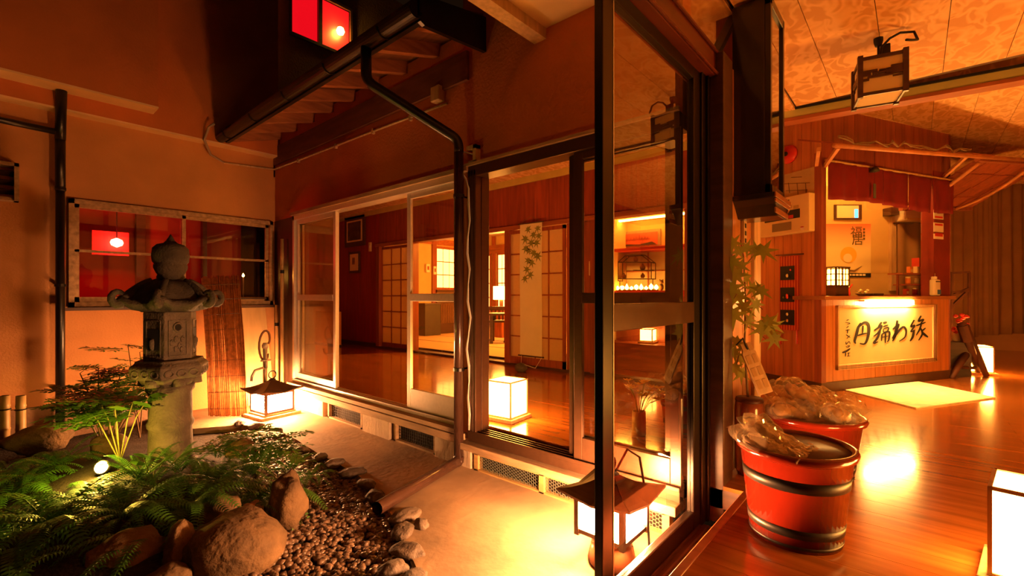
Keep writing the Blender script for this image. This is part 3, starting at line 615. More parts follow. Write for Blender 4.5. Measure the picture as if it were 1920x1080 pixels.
for i in range(5):
    for j in range(3):
        MB().box(wa_ + (wb2 - wa_) * i / 5 + .012, wa_ + (wb2 - wa_) * (i + 1) / 5 - .012, YT - .02, YT - .012, z0_ + (z1_ - z0_) * j / 3 + .012, z0_ + (z1_ - z0_) * (j + 1) / 3 - .012).build('pane', lit, w)
MB().box(wa_, wb2, YT - .012, YT - .006, z0_, z1_).build('lattice', redwood, w)
MB().box(wa_ - .05, wb2 + .05, YT - .10, YT - .005, z0_ - .12, z0_ - .05).build('window_sill', darkwood, w)
# louvred low cabinet and dark box beneath
lc = thing('slatted_cabinet', 'low cabinet with fine vertical slats beneath the paper window', 'cabinet', (wa_ + .3, YT - .1, .06))
ca0, ca1 = wa_ - .05, wb2
zc0, zc1 = onY(835, 620).z, onY(835, 566).z
MB().box(ca0, ca1, YT - .10, YT - .04, .06, zc1).build('body', darkwood, lc)
for k in range(24): xx = ca0 + .03 + (ca1 - ca0 - .06) * k / 23; MB().box(xx - .008, xx + .008, YT - .118, YT - .10, .32, zc1 - .03).build('slat', linen, lc)
bx_ = onY(786, 600).x
dk = thing('dark_chest', 'dark square wooden chest left of the slatted cabinet', 'chest', (bx_ + .2, YT - .2, .06))
MB().box(bx_ - .1, px0 - .0, YT - .35, YT - .05, .06, .80).build('body', mat('green_black_wood', (.05, .035, .02), .6, var=.3), dk, bevel=.006)
MB().box(bx_ - .12, px0 + .02, YT - .37, YT - .05, .80, .83).build('lid', darkwood, dk)
# thermostat boxes and a framed card on the partition
for (x_, y_, s_, lab, nm) in ((802, 503, .055, 'small pale switch box on the ochre tatami wall', 'switch_box'), (815, 507, .045, 'white wall phone on the tatami room post', 'wall_phone')):
    q = onY(x_, y_, YT - .05)
    o = thing(nm, lab, 'switch' if nm == 'switch_box' else 'phone', (q.x, YT - .04, q.z - .08)); MB().box(q.x - s_, q.x + s_, YT - .07, YT - .0, q.z - .1, q.z + .1).build('case', white, o, bevel=.006); MB().box(q.x - s_ * .5, q.x + s_ * .5, YT - .075, YT - .07, q.z - .04, q.z + .05).build('face', redwood, o)
q = onY(825, 440)
tag(MB().box(q.x - .12, q.x + .12, YT - .02, YT, q.z - .14, q.z + .14).build('wall_card', paper, loc=(q.x, YT - .01, q.z - .14)), 'blank pale card fixed high in the tatami room', 'card')
# far windows, table, chair seen through the gap beside the scroll
w = sroot('window_6', (10.2, 9.6, 1)); w['label'] = 'glowing paper doors at the tatami room end'
XE = 10.2
for (xa_, xb3) in ((912, 919), (935, 950)):
    ya, yb_ = pX(xb3, 500, XE).y, pX(xa_, 500, XE).y
    z0_, z1_ = .1, pX(930, 478, XE).z
    nC = 1 if xb3 - xa_ < 10 else 2
    for i in range(nC):
        for j in range(5): MB().box(XE - .03, XE - .02, ya + (yb_ - ya) * i / nC + .015, ya + (yb_ - ya) * (i + 1) / nC - .015, z0_ + (z1_ - z0_) * j / 5 + .015, z0_ + (z1_ - z0_) * (j + 1) / 5 - .015).build('pane', lit, w)
    MB().box(XE - .02, XE, ya - .05, yb_ + .05, z0_, z1_ + .05).build('door_frame', redwood, w)
MB().box(XE - .06, XE, 3.4, 10.1, pX(930, 478, XE).z + .05, pX(930, 460, XE).z).build('rail_beam', redwood_y, w)
q = pX(927, 430, XE); MB().box(XE - .05, XE, q.y - .06, q.y + .06, 0, 2.8).build('post', redwood, w)
cp = pD(931, 600, 9.6); cx, cy = cp.x, cp.y
ch = thing('dining_chair', 'dark wooden chair with slatted back in the tatami room', 'chair', (cx, cy, .06), math.radians(-50))
MB().box(-.2, .2, -.2, .2, .40, .44).build('seat', darkwood, ch, world=False)
for sx in (-.18, .18):
    for sy in (-.18, .18): MB().box(sx - .018, sx + .018, sy - .018, sy + .018, 0, .40 if sy < 0 else .72).build('leg', darkwood, ch, world=False)
MB().box(-.2, .2, .165, .20, .64, .72).build('top_rail', darkwood, ch, world=False)
for k in range(4): MB().box(-.13 + k * .08, -.10 + k * .08, .17, .19, .44, .64).build('back_slat', darkwood, ch, world=False)
for sx in (-.18, .18): MB().box(sx - .025, sx + .025, -.24, .24, 0, .03).build('runner', darkwood, ch, world=False)
tp = pD(958, 600, 9.4)
tbl = thing('dining_table', 'dark wooden table in the tatami room beside the chair', 'table', (tp.x, tp.y, .06), math.radians(-50))
MB().box(-.45, .5, -.35, .35, .56, .60).build('tabletop', darkwood, tbl, world=False)
for sx in (-.38, .42):
    for sy in (-.28, .28): MB().box(sx - .03, sx + .03, sy - .03, sy + .03, 0, .56).build('leg', darkwood, tbl, world=False)
q = pD(940, 557, 10.6)
ll = thing('tatami_lamp', 'glowing white lamp on the stand behind the dining chair', 'lamp', (q.x, q.y, .06))
MB().box(q.x - .14, q.x + .14, q.y - .14, q.y + .14, .06, .72).build('stand', redwood, ll)
MB().box(q.x - .13, q.x + .13, q.y - .13, q.y + .13, .92, 1.22).build('shade', lampwhite, ll); MB().box(q.x - .03, q.x + .03, q.y - .03, q.y + .03, .72, .92).build('neck', darkwood, ll)
cl_ = thing('ceiling_lamp', 'round paper ceiling lamp of the tatami room, hidden above the lattice door', 'lamp', (7.3, 5.2, 2.5))
MB().lathe([(.25, 2.5), (.30, 2.55), (.30, 2.66), (.25, 2.7)], 24, (7.3, 5.2, 0)).build('shade', emat('tatami_lamp_glow', (1, .38, .04), 30), cl_, smooth=True); MB().lathe([(.06, 2.7), (.06, 2.8)], 16, (7.3, 5.2, 0)).build('mount', darkwood, cl_)
plight('tatami_ceiling_lamp_light', (7.3, 5.2, 2.44), 330, WARM, .2)
# ================================================================== GARDEN OBJECTS
# ---- stone lantern
D0 = 3.22; lq = pD(320, 600, D0); lx, ly = lq.x, lq.y
def lz(y): return 1 + (555 - y) / FPX * D0
PH = math.atan2(-ly, -lx) - math.radians(13)
LS = .83
L_ = thing('stone_lantern', 'tall weathered stone garden lantern with curled hexagonal hat', 'stone lantern', (lx, ly, lz(880)))
C0 = (lx, ly, 0)
MB().lathe([(.20, lz(885)), (.20, lz(868)), (.165, lz(858)), (.155, lz(845)), (.150, lz(800)), (.162, lz(797)), (.165, lz(790)), (.152, lz(785)), (.150, lz(735)), (.168, lz(730)), (.170, lz(722)), (.15, lz(719))], 28, C0).build('column', stone, L_, smooth=True)
pf = MB().lathe([(.15, lz(722)), (.20, lz(715)), (.225, lz(706)), (.275, lz(704)), (.285, lz(684)), (.27, lz(680)), (.245, lz(676)), (.245, lz(672))], 6, C0, PH).build('platform', stone, L_, bevel=.008)
for k in range(6):
    an = PH + (k + .5) * math.pi / 3; n_ = Vector((math.cos(an), math.sin(an), 0)); t_ = Vector((-math.sin(an), math.cos(an), 0)); o = Vector(C0) + n_ * .243; o.z = lz(694)
    for s_ in (-1, 0, 1): MB().tube([o + t_ * (s_ * .085 + .03 * math.cos(a)) + Vector((0, 0, .022 * math.sin(a))) for a in [j * math.pi / 5 for j in range(11)]], .007, 5).build('carved_scroll', stone, pf, smooth=True)
    MB().lathe([(.05, -.03), (.045, .02), (.0, .025)], 10, (0, 0, 0)).xf(Matrix.Translation(Vector(C0) + n_ * .175 + Vector((0, 0, lz(711))))).build('lotus_petal', stone, pf, smooth=True)
fb = MB().lathe([(.19, lz(672)), (.188, lz(584))], 6, C0, PH).build('firebox', stone, L_, bevel=.006)
dark = mat('firebox_hole', (.012, .009, .007), .95, var=.2)
for k in range(6):
    an = PH + (k + .5) * math.pi / 3; n_ = Vector((math.cos(an), math.sin(an), 0)); t_ = Vector((-math.sin(an), math.cos(an), 0)); o = Vector(C0) + n_ * .1645
    fz = lambda y: Vector((0, 0, lz(y)))
    r2 = MB()
    for s_ in (-.062, .062): r2.bar(o + t_ * s_ + fz(664), o + t_ * s_ + fz(600), .008, .010, n_)
    for y_ in (600, 664): r2.bar(o - t_ * .062 + fz(y_), o + t_ * .062 + fz(y_), .008, .010, n_)
    r2.build('panel_frame', stone, fb)
    if k % 2 == 0:
        MB().tube([o + t_ * (.028 * math.cos(a)) + Vector((0, 0, lz(612) + .028 * math.sin(a))) for a in [j * math.pi / 8 for j in range(17)]], .007, 6).build('moon_ring', stone, fb, smooth=True)
        MB().lathe([(.022, -.004), (.022, .004)], 16).xf(frame(o + Vector((0, 0, lz(612))), t_, (0, 0, 1))).build('moon_hole', dark, fb)
        for (dx, dy) in ((-.04, 640), (-.012, 634), (.014, 646), (.034, 634), (-.012, 652), (.03, 653)):
            MB().tube([o + t_ * (dx + .012 * math.cos(a)) + Vector((0, 0, lz(dy) + .018 * math.sin(a))) for a in [.6 + j * .55 for j in range(8)]], .0055, 5).build('carved_cloud', stone, fb, smooth=True)
    else:
        MB().box(-.048, .048, -.07, .07, -.004, .003).xf(frame(o + fz(634), t_, (0, 0, 1))).build('fire_window', dark, fb)
        blob(.028, .012, .045, 4 + k, 2, .3).xf(Matrix.Translation(o + fz(642))).build('carved_figure', stone, fb, smooth=True)
def hat(u, v):
    an = PH + u * 2 * math.pi; c6 = math.cos(6 * (an - PH)); pr = [(.075, lz(524)), (.16, lz(529)), (.225, lz(540)), (.255, lz(553)), (.27, lz(562)), (.335, lz(563)), (.36, lz(570)), (.30, lz(580)), (.2, lz(584)), (.05, lz(584))]
    t = v * (len(pr) - 1); i = min(int(t), len(pr) - 2); f = t - i
    r = pr[i][0] * (1 - f) + pr[i + 1][0] * f; z = pr[i][1] * (1 - f) + pr[i + 1][1] * f
    k = .9 + .1 * c6 if v < .45 else .86 + .14 * c6
    lift = .035 * max(0, c6) if .5 < v < .85 else 0
    return Vector((lx + r * k * math.cos(an), ly + r * k * math.sin(an), z + lift))
ht = MB().grid(hat, 72, 18).build('hat', hatstone, L_, smooth=True)
for k in range(6):
    an = PH + k * math.pi / 3; n_ = Vector((math.cos(an), math.sin(an), 0))
    ps = []; rs = []
    for j in range(8): t = j / 7; ps.append(Vector((lx, ly, lz(527) - .14 * t ** 1.4)) + n_ * (.13 + .20 * t)); rs.append(.020 + .012 * t)
    for j in range(9): a = -1.9 + j * .55; ps.append(Vector((lx, ly, lz(560) - .0)) + n_ * (.345 + .042 * math.cos(a)) + Vector((0, 0, .042 * math.sin(a) + .005))); rs.append(.032 - .002 * j)
    MB().tube(ps, rs, 8).build('curled_ridge', hatstone, ht, smooth=True)
MB().lathe([(.085, lz(526)), (.098, lz(520)), (.09, lz(515)), (.10, lz(512)), (.118, lz(503)), (.118, lz(498)), (.112, lz(495)), (.126, lz(491)), (.131, lz(480)), (.125, lz(466)), (.095, lz(459)), (.050, lz(456)), (.030, lz(451)), (.018, lz(446)), (.002, lz(439))], 26, C0).build('finial', hatstone, L_, smooth=True)
for o_ in [k for k in COL.objects if k.parent == L_ or (k.parent and k.parent.parent == L_)]:
    for vv in o_.data.vertices: vv.co.x *= LS; vv.co.y *= LS
# ---- rocks and edging stones
def rock(x, y, Z, rx, ry, rz, label, seed, m=rockm, rz_=0, group=None, sink=.25, rough=.3, name='rock'):
    q = pZ(x, y, Z)
    o = blob(rx, ry, rz, seed, 3, rough).build(name, m, loc=(q.x, q.y, Z + rz * (1 - sink)), world=False, smooth=True, rotz=rz_)
    return tag(o, label, 'rock' if name == 'rock' else 'stone', group)
rock(440, 1075, GZ - .03, .22, .20, .15, 'large rounded tan boulder at the front of the fern bed', 1, sink=.1, rough=.22)
rock(338, 1070, -.24, .075, .05, .12, 'upright slanted rock left of the large boulder', 2, rz_=.6)
rock(318, 1105, -.25, .08, .07, .06, 'low rock at the bottom edge below the slanted rock', 3)
rock(412, 985, -.20, .10, .08, .085, 'ochre rock half hidden by the drooping ferns', 4)
rock(474, 972, -.21, .055, .05, .055, 'small orange rock perched above the large boulder', 5, mat('orange_rock', (.55, .30, .12), .8, var=.3, scale=9, bump=.5))
rock(540, 985, -.26, .09, .085, .165, 'tall rough rock at the edge of the gravel', 6, rz_=.4, rough=.4)
rock(205, 850, -.12, .10, .08, .08, 'mossy rock behind the garden spotlight', 7)
rock(240, 1075, -.25, .14, .11, .11, 'dark rock at the bottom left corner of the bed', 10)
rock(452, 855, -.18, .10, .09, .07, 'pale rock beside the foot of the stone lantern', 11)
rock(75, 845, -.28, .22, .14, .12, 'shadowed rock in front of the bamboo posts', 12)
es = [(762, 972, .10, .07), (755, 1003, .07, .055), (790, 990, .05, .04), (765, 1040, .085, .06), (735, 1075, .07, .055), (770, 1095, .09, .06), (703, 935, .08, .055), (688, 912, .075, .05), (660, 890, .09, .06), (628, 873, .085, .055), (600, 862, .07, .05), (567, 848, .08, .05), (540, 832, .07, .05), (515, 812, .08, .05), (480, 802, .09, .055), (450, 797, .08, .05)]
names_ = ['edging stone under the open end of the ground pipe', 'edging stone just in front of the pipe mouth', 'little edging stone set into the concrete beside the pipe mouth', 'flat edging stone, third in front of the pipe mouth', 'dark rimmed edging stone, fourth in front of the pipe mouth', 'edging stone cut by the bottom of the picture', 'edging stone in the shadow just behind the ground pipe', 'edging stone second behind the ground pipe', 'edging stone third behind the ground pipe', 'edging stone fourth behind the ground pipe', 'edging stone fifth behind the ground pipe', 'edging stone sixth behind the ground pipe', 'edging stone seventh behind the ground pipe', 'edging stone near the far fern tips', 'edging stone by the path in front of the glowing lantern', 'farthest edging stone near the reed screen']
for k, ((x, y, a, c), n_) in enumerate(zip(es, names_)):
    rock(x, y, GZ - .0, a, c, .032, n_, 20 + k, rock2, rz_=k * .7, group='stones edging the concrete path', sink=.45, name='edging_stone')
# ---- gravel
gv = MB(); rg = random.Random(3)
phi = (1 + 5 ** .5) / 2
icv = [Vector(v).normalized() for v in [(-1, phi, 0), (1, phi, 0), (-1, -phi, 0), (1, -phi, 0), (0, -1, phi), (0, 1, phi), (0, -1, -phi), (0, 1, -phi), (phi, 0, -1), (phi, 0, 1), (-phi, 0, -1), (-phi, 0, 1)]]
icf = [(0, 11, 5), (0, 5, 1), (0, 1, 7), (0, 7, 10), (0, 10, 11), (1, 5, 9), (5, 11, 4), (11, 10, 2), (10, 7, 6), (7, 1, 8), (3, 9, 4), (3, 4, 2), (3, 2, 6), (3, 6, 8), (3, 8, 9), (4, 9, 5), (2, 4, 11), (6, 2, 10), (8, 6, 7), (9, 8, 1)]
def lerp_tab(tab, y):
    for (ya, xa_), (yb_, xb3) in zip(tab, tab[1:]):
        if ya <= y <= yb_: return xa_ + (xb3 - xa_) * (y - ya) / (yb_ - ya)
    return tab[-1][1] if y > tab[-1][0] else tab[0][1]
inner = [(1.0, .3), (2.0, .55), (2.3, .8), (2.7, 1.02), (3.2, 1.2), (4.0, 1.38), (4.7, 1.5)]
outer = [(e[1], e[0]) for e in edge]
cnt = 0
while cnt < 7500:
    y = 1.0 + 3.9 * rg.random() ** 1.25; x0_, x1_ = lerp_tab(inner, y), lerp_tab(outer, y)
    x = x0_ + (x1_ - x0_ + .03) * rg.random(); r = .0105 + .011 * rg.random()
    M = Matrix.Translation((x, y, max(gh(x, y), GZ - .06) + .004 + .014 * rg.random())) @ Matrix.Rotation(rg.random() * 6.3, 4, 'Z') @ Matrix.Rotation(rg.random() * .8, 4, 'X') @ Matrix.Diagonal((r * 1.3, r, r * .75, 1))
    n = len(gv.v); gv.v += [M @ v for v in icv]; gv.f += [(a + n, b_ + n, c + n) for a, b_, c in icf]; cnt += 1
go = gv.build('gravel', pebm, loc=(1.2, 2.5, GZ), smooth=True); tag(go, 'wet brown pebble gravel between the fern bed and the path', 'gravel', kind='stuff')
# ---- ferns
def frond(L, a, b_, w, n=16, curl=0.0):
    mb = MB(); sp_ = []
    for i in range(n + 1):
        t = i / n; sp_.append(Vector((L * (t - .10 * t * t), curl * L * t * t, L * (a * t - b_ * t * t))))
    mb.tube(sp_[::2] if n % 2 == 0 else sp_, [.0035 * (1 - .8 * i / (n / 2)) for i in range(n // 2 + 1)], 4)
    for i in range(2, n * 2):
        t = i / (2 * n); j = min(int(t * n), n - 1); f = t * n - j; p_ = sp_[j].lerp(sp_[j + 1], f); d = (sp_[j + 1] - sp_[j]).normalized()
        sd = d.cross(Vector((0, 0, 1))).normalized(); ww = w * math.sin(math.pi * min(1, t ** .65 + .02)) + .006; hw = L / n * .16
        for s_ in (-1, 1):
            tip = p_ + sd * s_ * ww + d * ww * .35 - Vector((0, 0, ww * .25)); md = p_ + sd * s_ * ww * .5 + d * ww * .12
            mb.add([p_ - d * hw, md - d * hw * .9, tip, md + d * hw * .9, p_ + d * hw], [(0, 1, 2, 3, 4)])
    return mb
fm = [meshof(frond(.52, .85, 1.10, .040), 'frond', fern_m), meshof(frond(.58, .65, 1.15, .038, curl=.15), 'frond', fern_m), meshof(frond(.48, 1.1, 1.35, .036, curl=-.12), 'frond', fern_m), meshof(frond(.36, 1.5, .95, .034), 'frond', fern_m)]
ferns = [(95, 985, -.12, 13, 1.15, 'large drooping fern at the far left of the bed', 0), (235, 970, -.10, 12, 1.0, 'drooping fern below the garden spotlight', 0), (350, 945, -.08, 13, .95, 'fern spreading in front of the lantern column', 0), (455, 940, -.12, 12, .85, 'fern hanging over the large boulder', 0), (520, 905, -.15, 11, .8, 'fern arching out over the gravel', 0), (470, 870, -.14, 11, .62, 'small upright fern to the right of the lantern foot', 1), (545, 868, -.20, 9, .55, 'small upright fern at the gravel edge', 1), (30, 1040, -.2, 11, 1.1, 'shadowy fern in the bottom left corner', 0), (290, 1030, -.2, 10, .85, 'shadowy fern beside the slanted rock', 0), (410, 848, -.14, 9, .5, 'low fern tucked behind the lantern foot', 1), (60, 900, -.15, 10, .9, 'dark fern left of the spotlight with reaching fronds', 0), (160, 945, -.10, 10, .85, 'fern directly left of the spotlight stake', 0), (180, 1040, -.2, 11, .95, 'dark fern at the bottom left beneath the spotlight', 0), (395, 905, -.10, 11, .8, 'fern just right of the lantern foot with beaded fronds', 0), (15, 940, -.2, 10, 1.0, 'fern cut by the left picture edge', 0), (335, 885, -.08, 10, .6, 'fern growing right against the front of the lantern column', 1), (260, 905, -.08, 10, .65, 'short fern just right of the spotlight lens', 1), (430, 880, -.12, 11, .7, 'fern between the lantern column and the tall rough rock', 0), (110, 880, -.14, 10, .75, 'fern at the foot of the feathery shrub', 1), (585, 880, -.24, 8, .5, 'small fern leaning over the edging stones', 0), (500, 850, -.18, 10, .55, 'sprightly fern beside the concrete path', 1), (20, 880, -.2, 10, .9, 'fern in the shade below the bamboo posts', 0)]
rf = random.Random(11)
for (x, y, z, n, s_, lab, up) in ferns:
    q = pZ(x, y, z); zg = gh(q.x, q.y); F_ = thing('fern', lab, 'fern', (q.x, q.y, min(z, zg + .02)), rf.random() * 6, 'ferns in the courtyard bed')
    n = int(n * 1.6)
    for k in range(n):
        share(rf.choice(fm[2:] if up else fm[:3]), F_, (rf.uniform(-.02, .02), rf.uniform(-.02, .02), 0), (rf.uniform(-.25, .25), rf.uniform(-.15, .12), k * 2 * math.pi / n + rf.uniform(-.25, .25)), s_ * rf.uniform(.75, 1.15), name='frond')
# ---- broad leaves by the spotlight
def leafmesh(L, w, lobes=0):
    mb = MB(); n = 10; pts = []
    for i in range(n + 1):
        t = i / n; ww = w * math.sin(math.pi * t ** .8) * (1 + (.22 * math.cos(i * math.pi) if lobes else 0)); pts.append((t, ww))
    for i in range(n):
        t, a = pts[i]; t2, c = pts[i + 1]; z = .10 * L * math.sin(math.pi * t); z2 = .10 * L * math.sin(math.pi * t2)
        mb.add([(L * t, -a, z - .2 * a), (L * t, 0, z), (L * t2, 0, z2), (L * t2, -c, z2 - .2 * c)], [(0, 1, 2, 3)]); mb.add([(L * t, 0, z), (L * t, a, z - .2 * a), (L * t2, c, z2 - .2 * c), (L * t2, 0, z2)], [(0, 1, 2, 3)])
    return mb
brl = meshof(leafmesh(.20, .075, 1), 'leaf', green, True); rdl = meshof(leafmesh(.14, .055), 'leaf', green, True)
bq = pD(225, 840, 2.95); bl = thing('broadleaf_plant', 'broad-leaved plant with pale stalks lit by the spotlight', 'plant', (bq.x, bq.y, gh(bq.x, bq.y)))
base = Vector((bq.x, bq.y, gh(bq.x, bq.y)))
for (x, y, d) in ((150, 752, 2.95), (185, 748, 3.0), (215, 762, 2.85), (250, 752, 2.9), (280, 742, 3.0), (205, 735, 3.15)):
    tip = pD(x, y, d); mid_ = base.lerp(tip, .55) + Vector((0, 0, .05))
    MB().tube([base, mid_, tip], [.004, .0035, .002], 5).build('stalk', stemg, bl, smooth=True)
    lf_ = share(brl, bl, tip - base, (rf.uniform(-.3, .3), rf.uniform(.0, .35), math.atan2(tip.y - base.y, tip.x - base.x) + rf.uniform(-.5, .5)), rf.uniform(.5, .75), name='leaf')
rq = pD(285, 875, 2.75); rp_ = thing('round_leaf_plant', 'low plant with round bright leaves beside the spotlight', 'plant', (rq.x, rq.y, -.10))
for (x, y, d, s_) in ((270, 858, 2.7, .8), (305, 868, 2.75, 1.2), (255, 872, 2.72, .7), (330, 862, 2.8, 1.1), (290, 880, 2.65, .9)):
    t_ = pD(x, y, d); share(rdl, rp_, t_ - Vector((rq.x, rq.y, -.10)), (rf.uniform(-.5, .5), -.5, rf.uniform(-2.5, -.5)), s_, name='leaf')
    MB().tube([Vector((rq.x, rq.y, -.12)), t_], .003, 4).build('stalk', stemg, rp_)
# ---- feathery shrub
def spray(seed, nb=7):
    r = random.Random(seed); mb = MB(); mb.tube([(0, 0, 0), (.10, 0, .02), (.24, 0, .01)], [.003, .002, .001], 4)
    for i in range(nb):
        t = (i + 1) / nb; x = .24 * t; s_ = 1 if i % 2 else -1; an = s_ * (.95 - .4 * t); L = .10 * (1 - .45 * t)
        for j in range(5):
            u = (j + 1) / 5; p_ = Vector((x + math.cos(an) * L * u, math.sin(an) * L * u, .015 + .015 * u - .02 * u * u))
            for s2 in (-1, 1):
                a2 = an + s2 * .8; l2 = .050 * (1 - .3 * u); d = Vector((math.cos(a2), math.sin(a2), r.uniform(-.3, .2))); e = Vector((-d.y, d.x, 0)) * .011
                mb.add([p_, p_ + d * l2 * .45 + e, p_ + d * l2, p_ + d * l2 * .45 - e], [(0, 1, 2, 3)])
    return mb
spm = [meshof(spray(k), 'leaf_spray', green) for k in range(3)]
def shrub(name, lab, x, y, d, tips, seed):
    q = pD(x, y, d); b0 = Vector((q.x, q.y, gh(q.x, q.y))); r = random.Random(seed)
    S = thing(name, lab, 'shrub', b0)
    for (tx_, ty_, td, ns) in tips:
        tp_ = pD(tx_, ty_, td); m_ = b0.lerp(tp_, .5) + Vector((r.uniform(-.03, .03), r.uniform(-.03, .03), .05))
        MB().tube([b0, m_, tp_], [.007, .005, .003], 5).build('stem', stemm, S, smooth=True)
        for k in range(ns):
            p_ = m_.lerp(tp_, .35 + .65 * k / max(1, ns - 1)) if ns > 1 else tp_
            share(r.choice(spm), S, p_ - b0, (r.uniform(-.25, .25), r.uniform(-.2, .25), r.random() * 6.3), r.uniform(.7, 1.15), name='leaf_spray')
shrub('nandina_shrub', 'feathery green shrub rising left of the stone lantern', 200, 800, 3.35, [(150, 700, 3.3, 9), (185, 690, 3.5, 9), (225, 705, 3.4, 9), (260, 700, 3.6, 8), (140, 735, 3.2, 8), (285, 725, 3.4, 6), (180, 730, 3.1, 9), (235, 735, 3.15, 9), (200, 750, 3.0, 9), (265, 750, 3.1, 7), (150, 765, 3.0, 8), (215, 770, 2.95, 8)], 5)
shrub('maple_sapling', 'thin maple sapling with dark leaves against the lit wall', 262, 790, 4.3, [(240, 648, 4.3, 5), (262, 660, 4.35, 5), (250, 690, 4.25, 4)], 9)
shrub('ground_heather', 'low bushy sprigs right of the lantern foot', 480, 860, 3.5, [(440, 825, 3.5, 4), (470, 815, 3.6, 5), (500, 812, 3.7, 5), (525, 822, 3.6, 5), (545, 832, 3.5, 4), (510, 835, 3.35, 4), (455, 840, 3.4, 4)], 14)
# ---- garden spotlight
sq = pD(190, 876, 2.72)
s = thing('garden_spotlight', 'small staked garden spotlight shining among the ferns', 'spotlight', (sq.x, sq.y, gh(sq.x, sq.y)))
MB().tube([(sq.x, sq.y, gh(sq.x, sq.y) - .05), (sq.x, sq.y, sq.z - .03)], .008, 8).build('stake', ink, s)
dirc = Vector((-.55, -.7, .35)).normalized(); Mx = frame(Vector((sq.x, sq.y, sq.z)), dirc.orthogonal(), dirc.cross(dirc.orthogonal()))
MB().lathe([(.025, -.06), (.036, -.05), (.04, .0), (.034, .0)], 16).xf(Mx).build('housing', ink, s, smooth=True)
MB().lathe([(.034, .001), (.02, .012), (.002, .016)], 16).xf(Mx).build('lens', emat('spot_glow', (1, .70, .16), 120), s, smooth=True)
plight('garden_spotlight_light', (sq.x - .03, sq.y - .05, sq.z + .07), 10, (1, .60, .06), .03)
# ---- bamboo posts on the left
for (x, lab) in ((9, 'bamboo post nearest the left edge of the picture'), (39, 'bamboo post standing right of the other, by the left wall')):
    q = pZ(x, 832, GZ); P = thing('bamboo_post', lab, 'post', (q.x, q.y, GZ), group='bamboo posts by the left wall')
    MB().lathe([(.034, 0), (.034, .14), (.038, .15), (.034, .16), (.033, .34), (.037, .35), (.033, .36), (.033, .44), (.026, .44), (.026, .40)], 14, (q.x, q.y, GZ - .02)).build('cane', bamboo, P, smooth=True)
    MB().tube([(q.x + .036 * math.cos(a), q.y + .036 * math.sin(a), GZ + .30) for a in [k * .55 for k in range(13)]], .006, 5).build('cord_binding', ink, P, smooth=True)
# ---- reed screen, leaning board, tap
qb0, qb1 = pZ(392, 782, GZ), pZ(463, 782, GZ); qt0, qt1 = pY(378, 520, 5.98), pY(447, 518, 6.0)
rs_ = thing('reed_screen', 'orange reed screen leaning against the end wall behind the stone lantern', 'screen', (qb0 + qb1) / 2)
rm = MB(); NR = 46
for k in range(NR):
    t = k / (NR - 1); a = qb0.lerp(qb1, t) + Vector((0, 0, rf.uniform(0, .02))); c = qt0.lerp(qt1, t) + Vector((0, 0, rf.uniform(-.02, .02))); m_ = a.lerp(c, .5) + Vector((rf.uniform(-.006, .006), -.02 + rf.uniform(-.006, .006), 0)); rm.tube([a, m_, c], .0065, 5)
rm.build('reeds', reedm, rs_, smooth=True)['kind'] = 'stuff'
for j in range(9):
    t = .06 + .88 * j / 8; MB().tube([qb0.lerp(qt0, t) + Vector((0, -.025, 0)), qb1.lerp(qt1, t) + Vector((0, -.025, 0))], .003, 4).build('binding_cord', darkwood, rs_)
A0, A1 = pZ(468, 772, GZ), pZ(527, 772, GZ); ax = Vector((A0.x + .08, 5.86, GZ)); bx2 = Vector((2.34, 5.86, GZ)); tz = .97
lb = thing('leaning_board', 'pale board leaning in the courtyard corner behind the tap', 'board', (ax + bx2) / 2)
MB().add([ax, bx2, Vector((2.30, 6.07, tz)), Vector((ax.x - .06, 6.07, tz)), ax + Vector((0, .02, 0)), bx2 + Vector((0, .02, 0)), Vector((2.30, 6.09, tz)), Vector((ax.x - .06, 6.09, tz))], [(0, 1, 2, 3), (7, 6, 5, 4), (0, 4, 5, 1), (1, 5, 6, 2), (2, 6, 7, 3), (3, 7, 4, 0)]).build('panel', mat('pale_board', (.66, .44, .19), .6, var=.15, scale=3, stretch=(5, 5, .7)), lb)
MB().bar(Vector((ax.x - .07, 6.06, tz)), Vector((2.32, 6.06, tz)), .02, .02).build('top_batten', darkwood, lb)
tq0 = pD(497, 700, 5.15)
tp = thing('garden_tap', 'garden tap standpipe with a looped hose in the corner', 'tap', (tq0.x, tq0.y, GZ))
MB().tube([(tq0.x, tq0.y, GZ), (tq0.x, tq0.y, .42)], .022, 10).build('standpipe', alu, tp, smooth=True)
MB().tube([(tq0.x, tq0.y, .20), (tq0.x - .05, tq0.y - .05, .21), (tq0.x - .12, tq0.y - .04, .19), (tq0.x - .15, tq0.y - .04, .13), (tq0.x - .155, tq0.y - .04, .08)], .014, 8).build('spout', alu, tp, smooth=True)
MB().tube([(tq0.x - .06, tq0.y - .05, .29), (tq0.x + .05, tq0.y - .03, .29)], .012, 8).lathe([(.016, 0), (.016, .10)], 8, (tq0.x, tq0.y - .03, .20)).build('handle', alu, tp, smooth=True)
MB().tube([Vector((tq0.x, tq0.y, .40)) + Vector((.055 * math.cos(a) * (1 - k * .006), .0 + .01 * k * .3, .16 + .12 * math.sin(a) - .012 * k)) for k, a in enumerate([-.9 + j * .42 for j in range(18)])], .012, 8).build('hose', mat('hose_brown', (.22, .10, .05), .5), tp, smooth=True)
MB().lathe([(.03, 0), (.035, .03), (.02, .06)], 10, (tq0.x, tq0.y, .42)).build('cap', alu, tp, smooth=True)
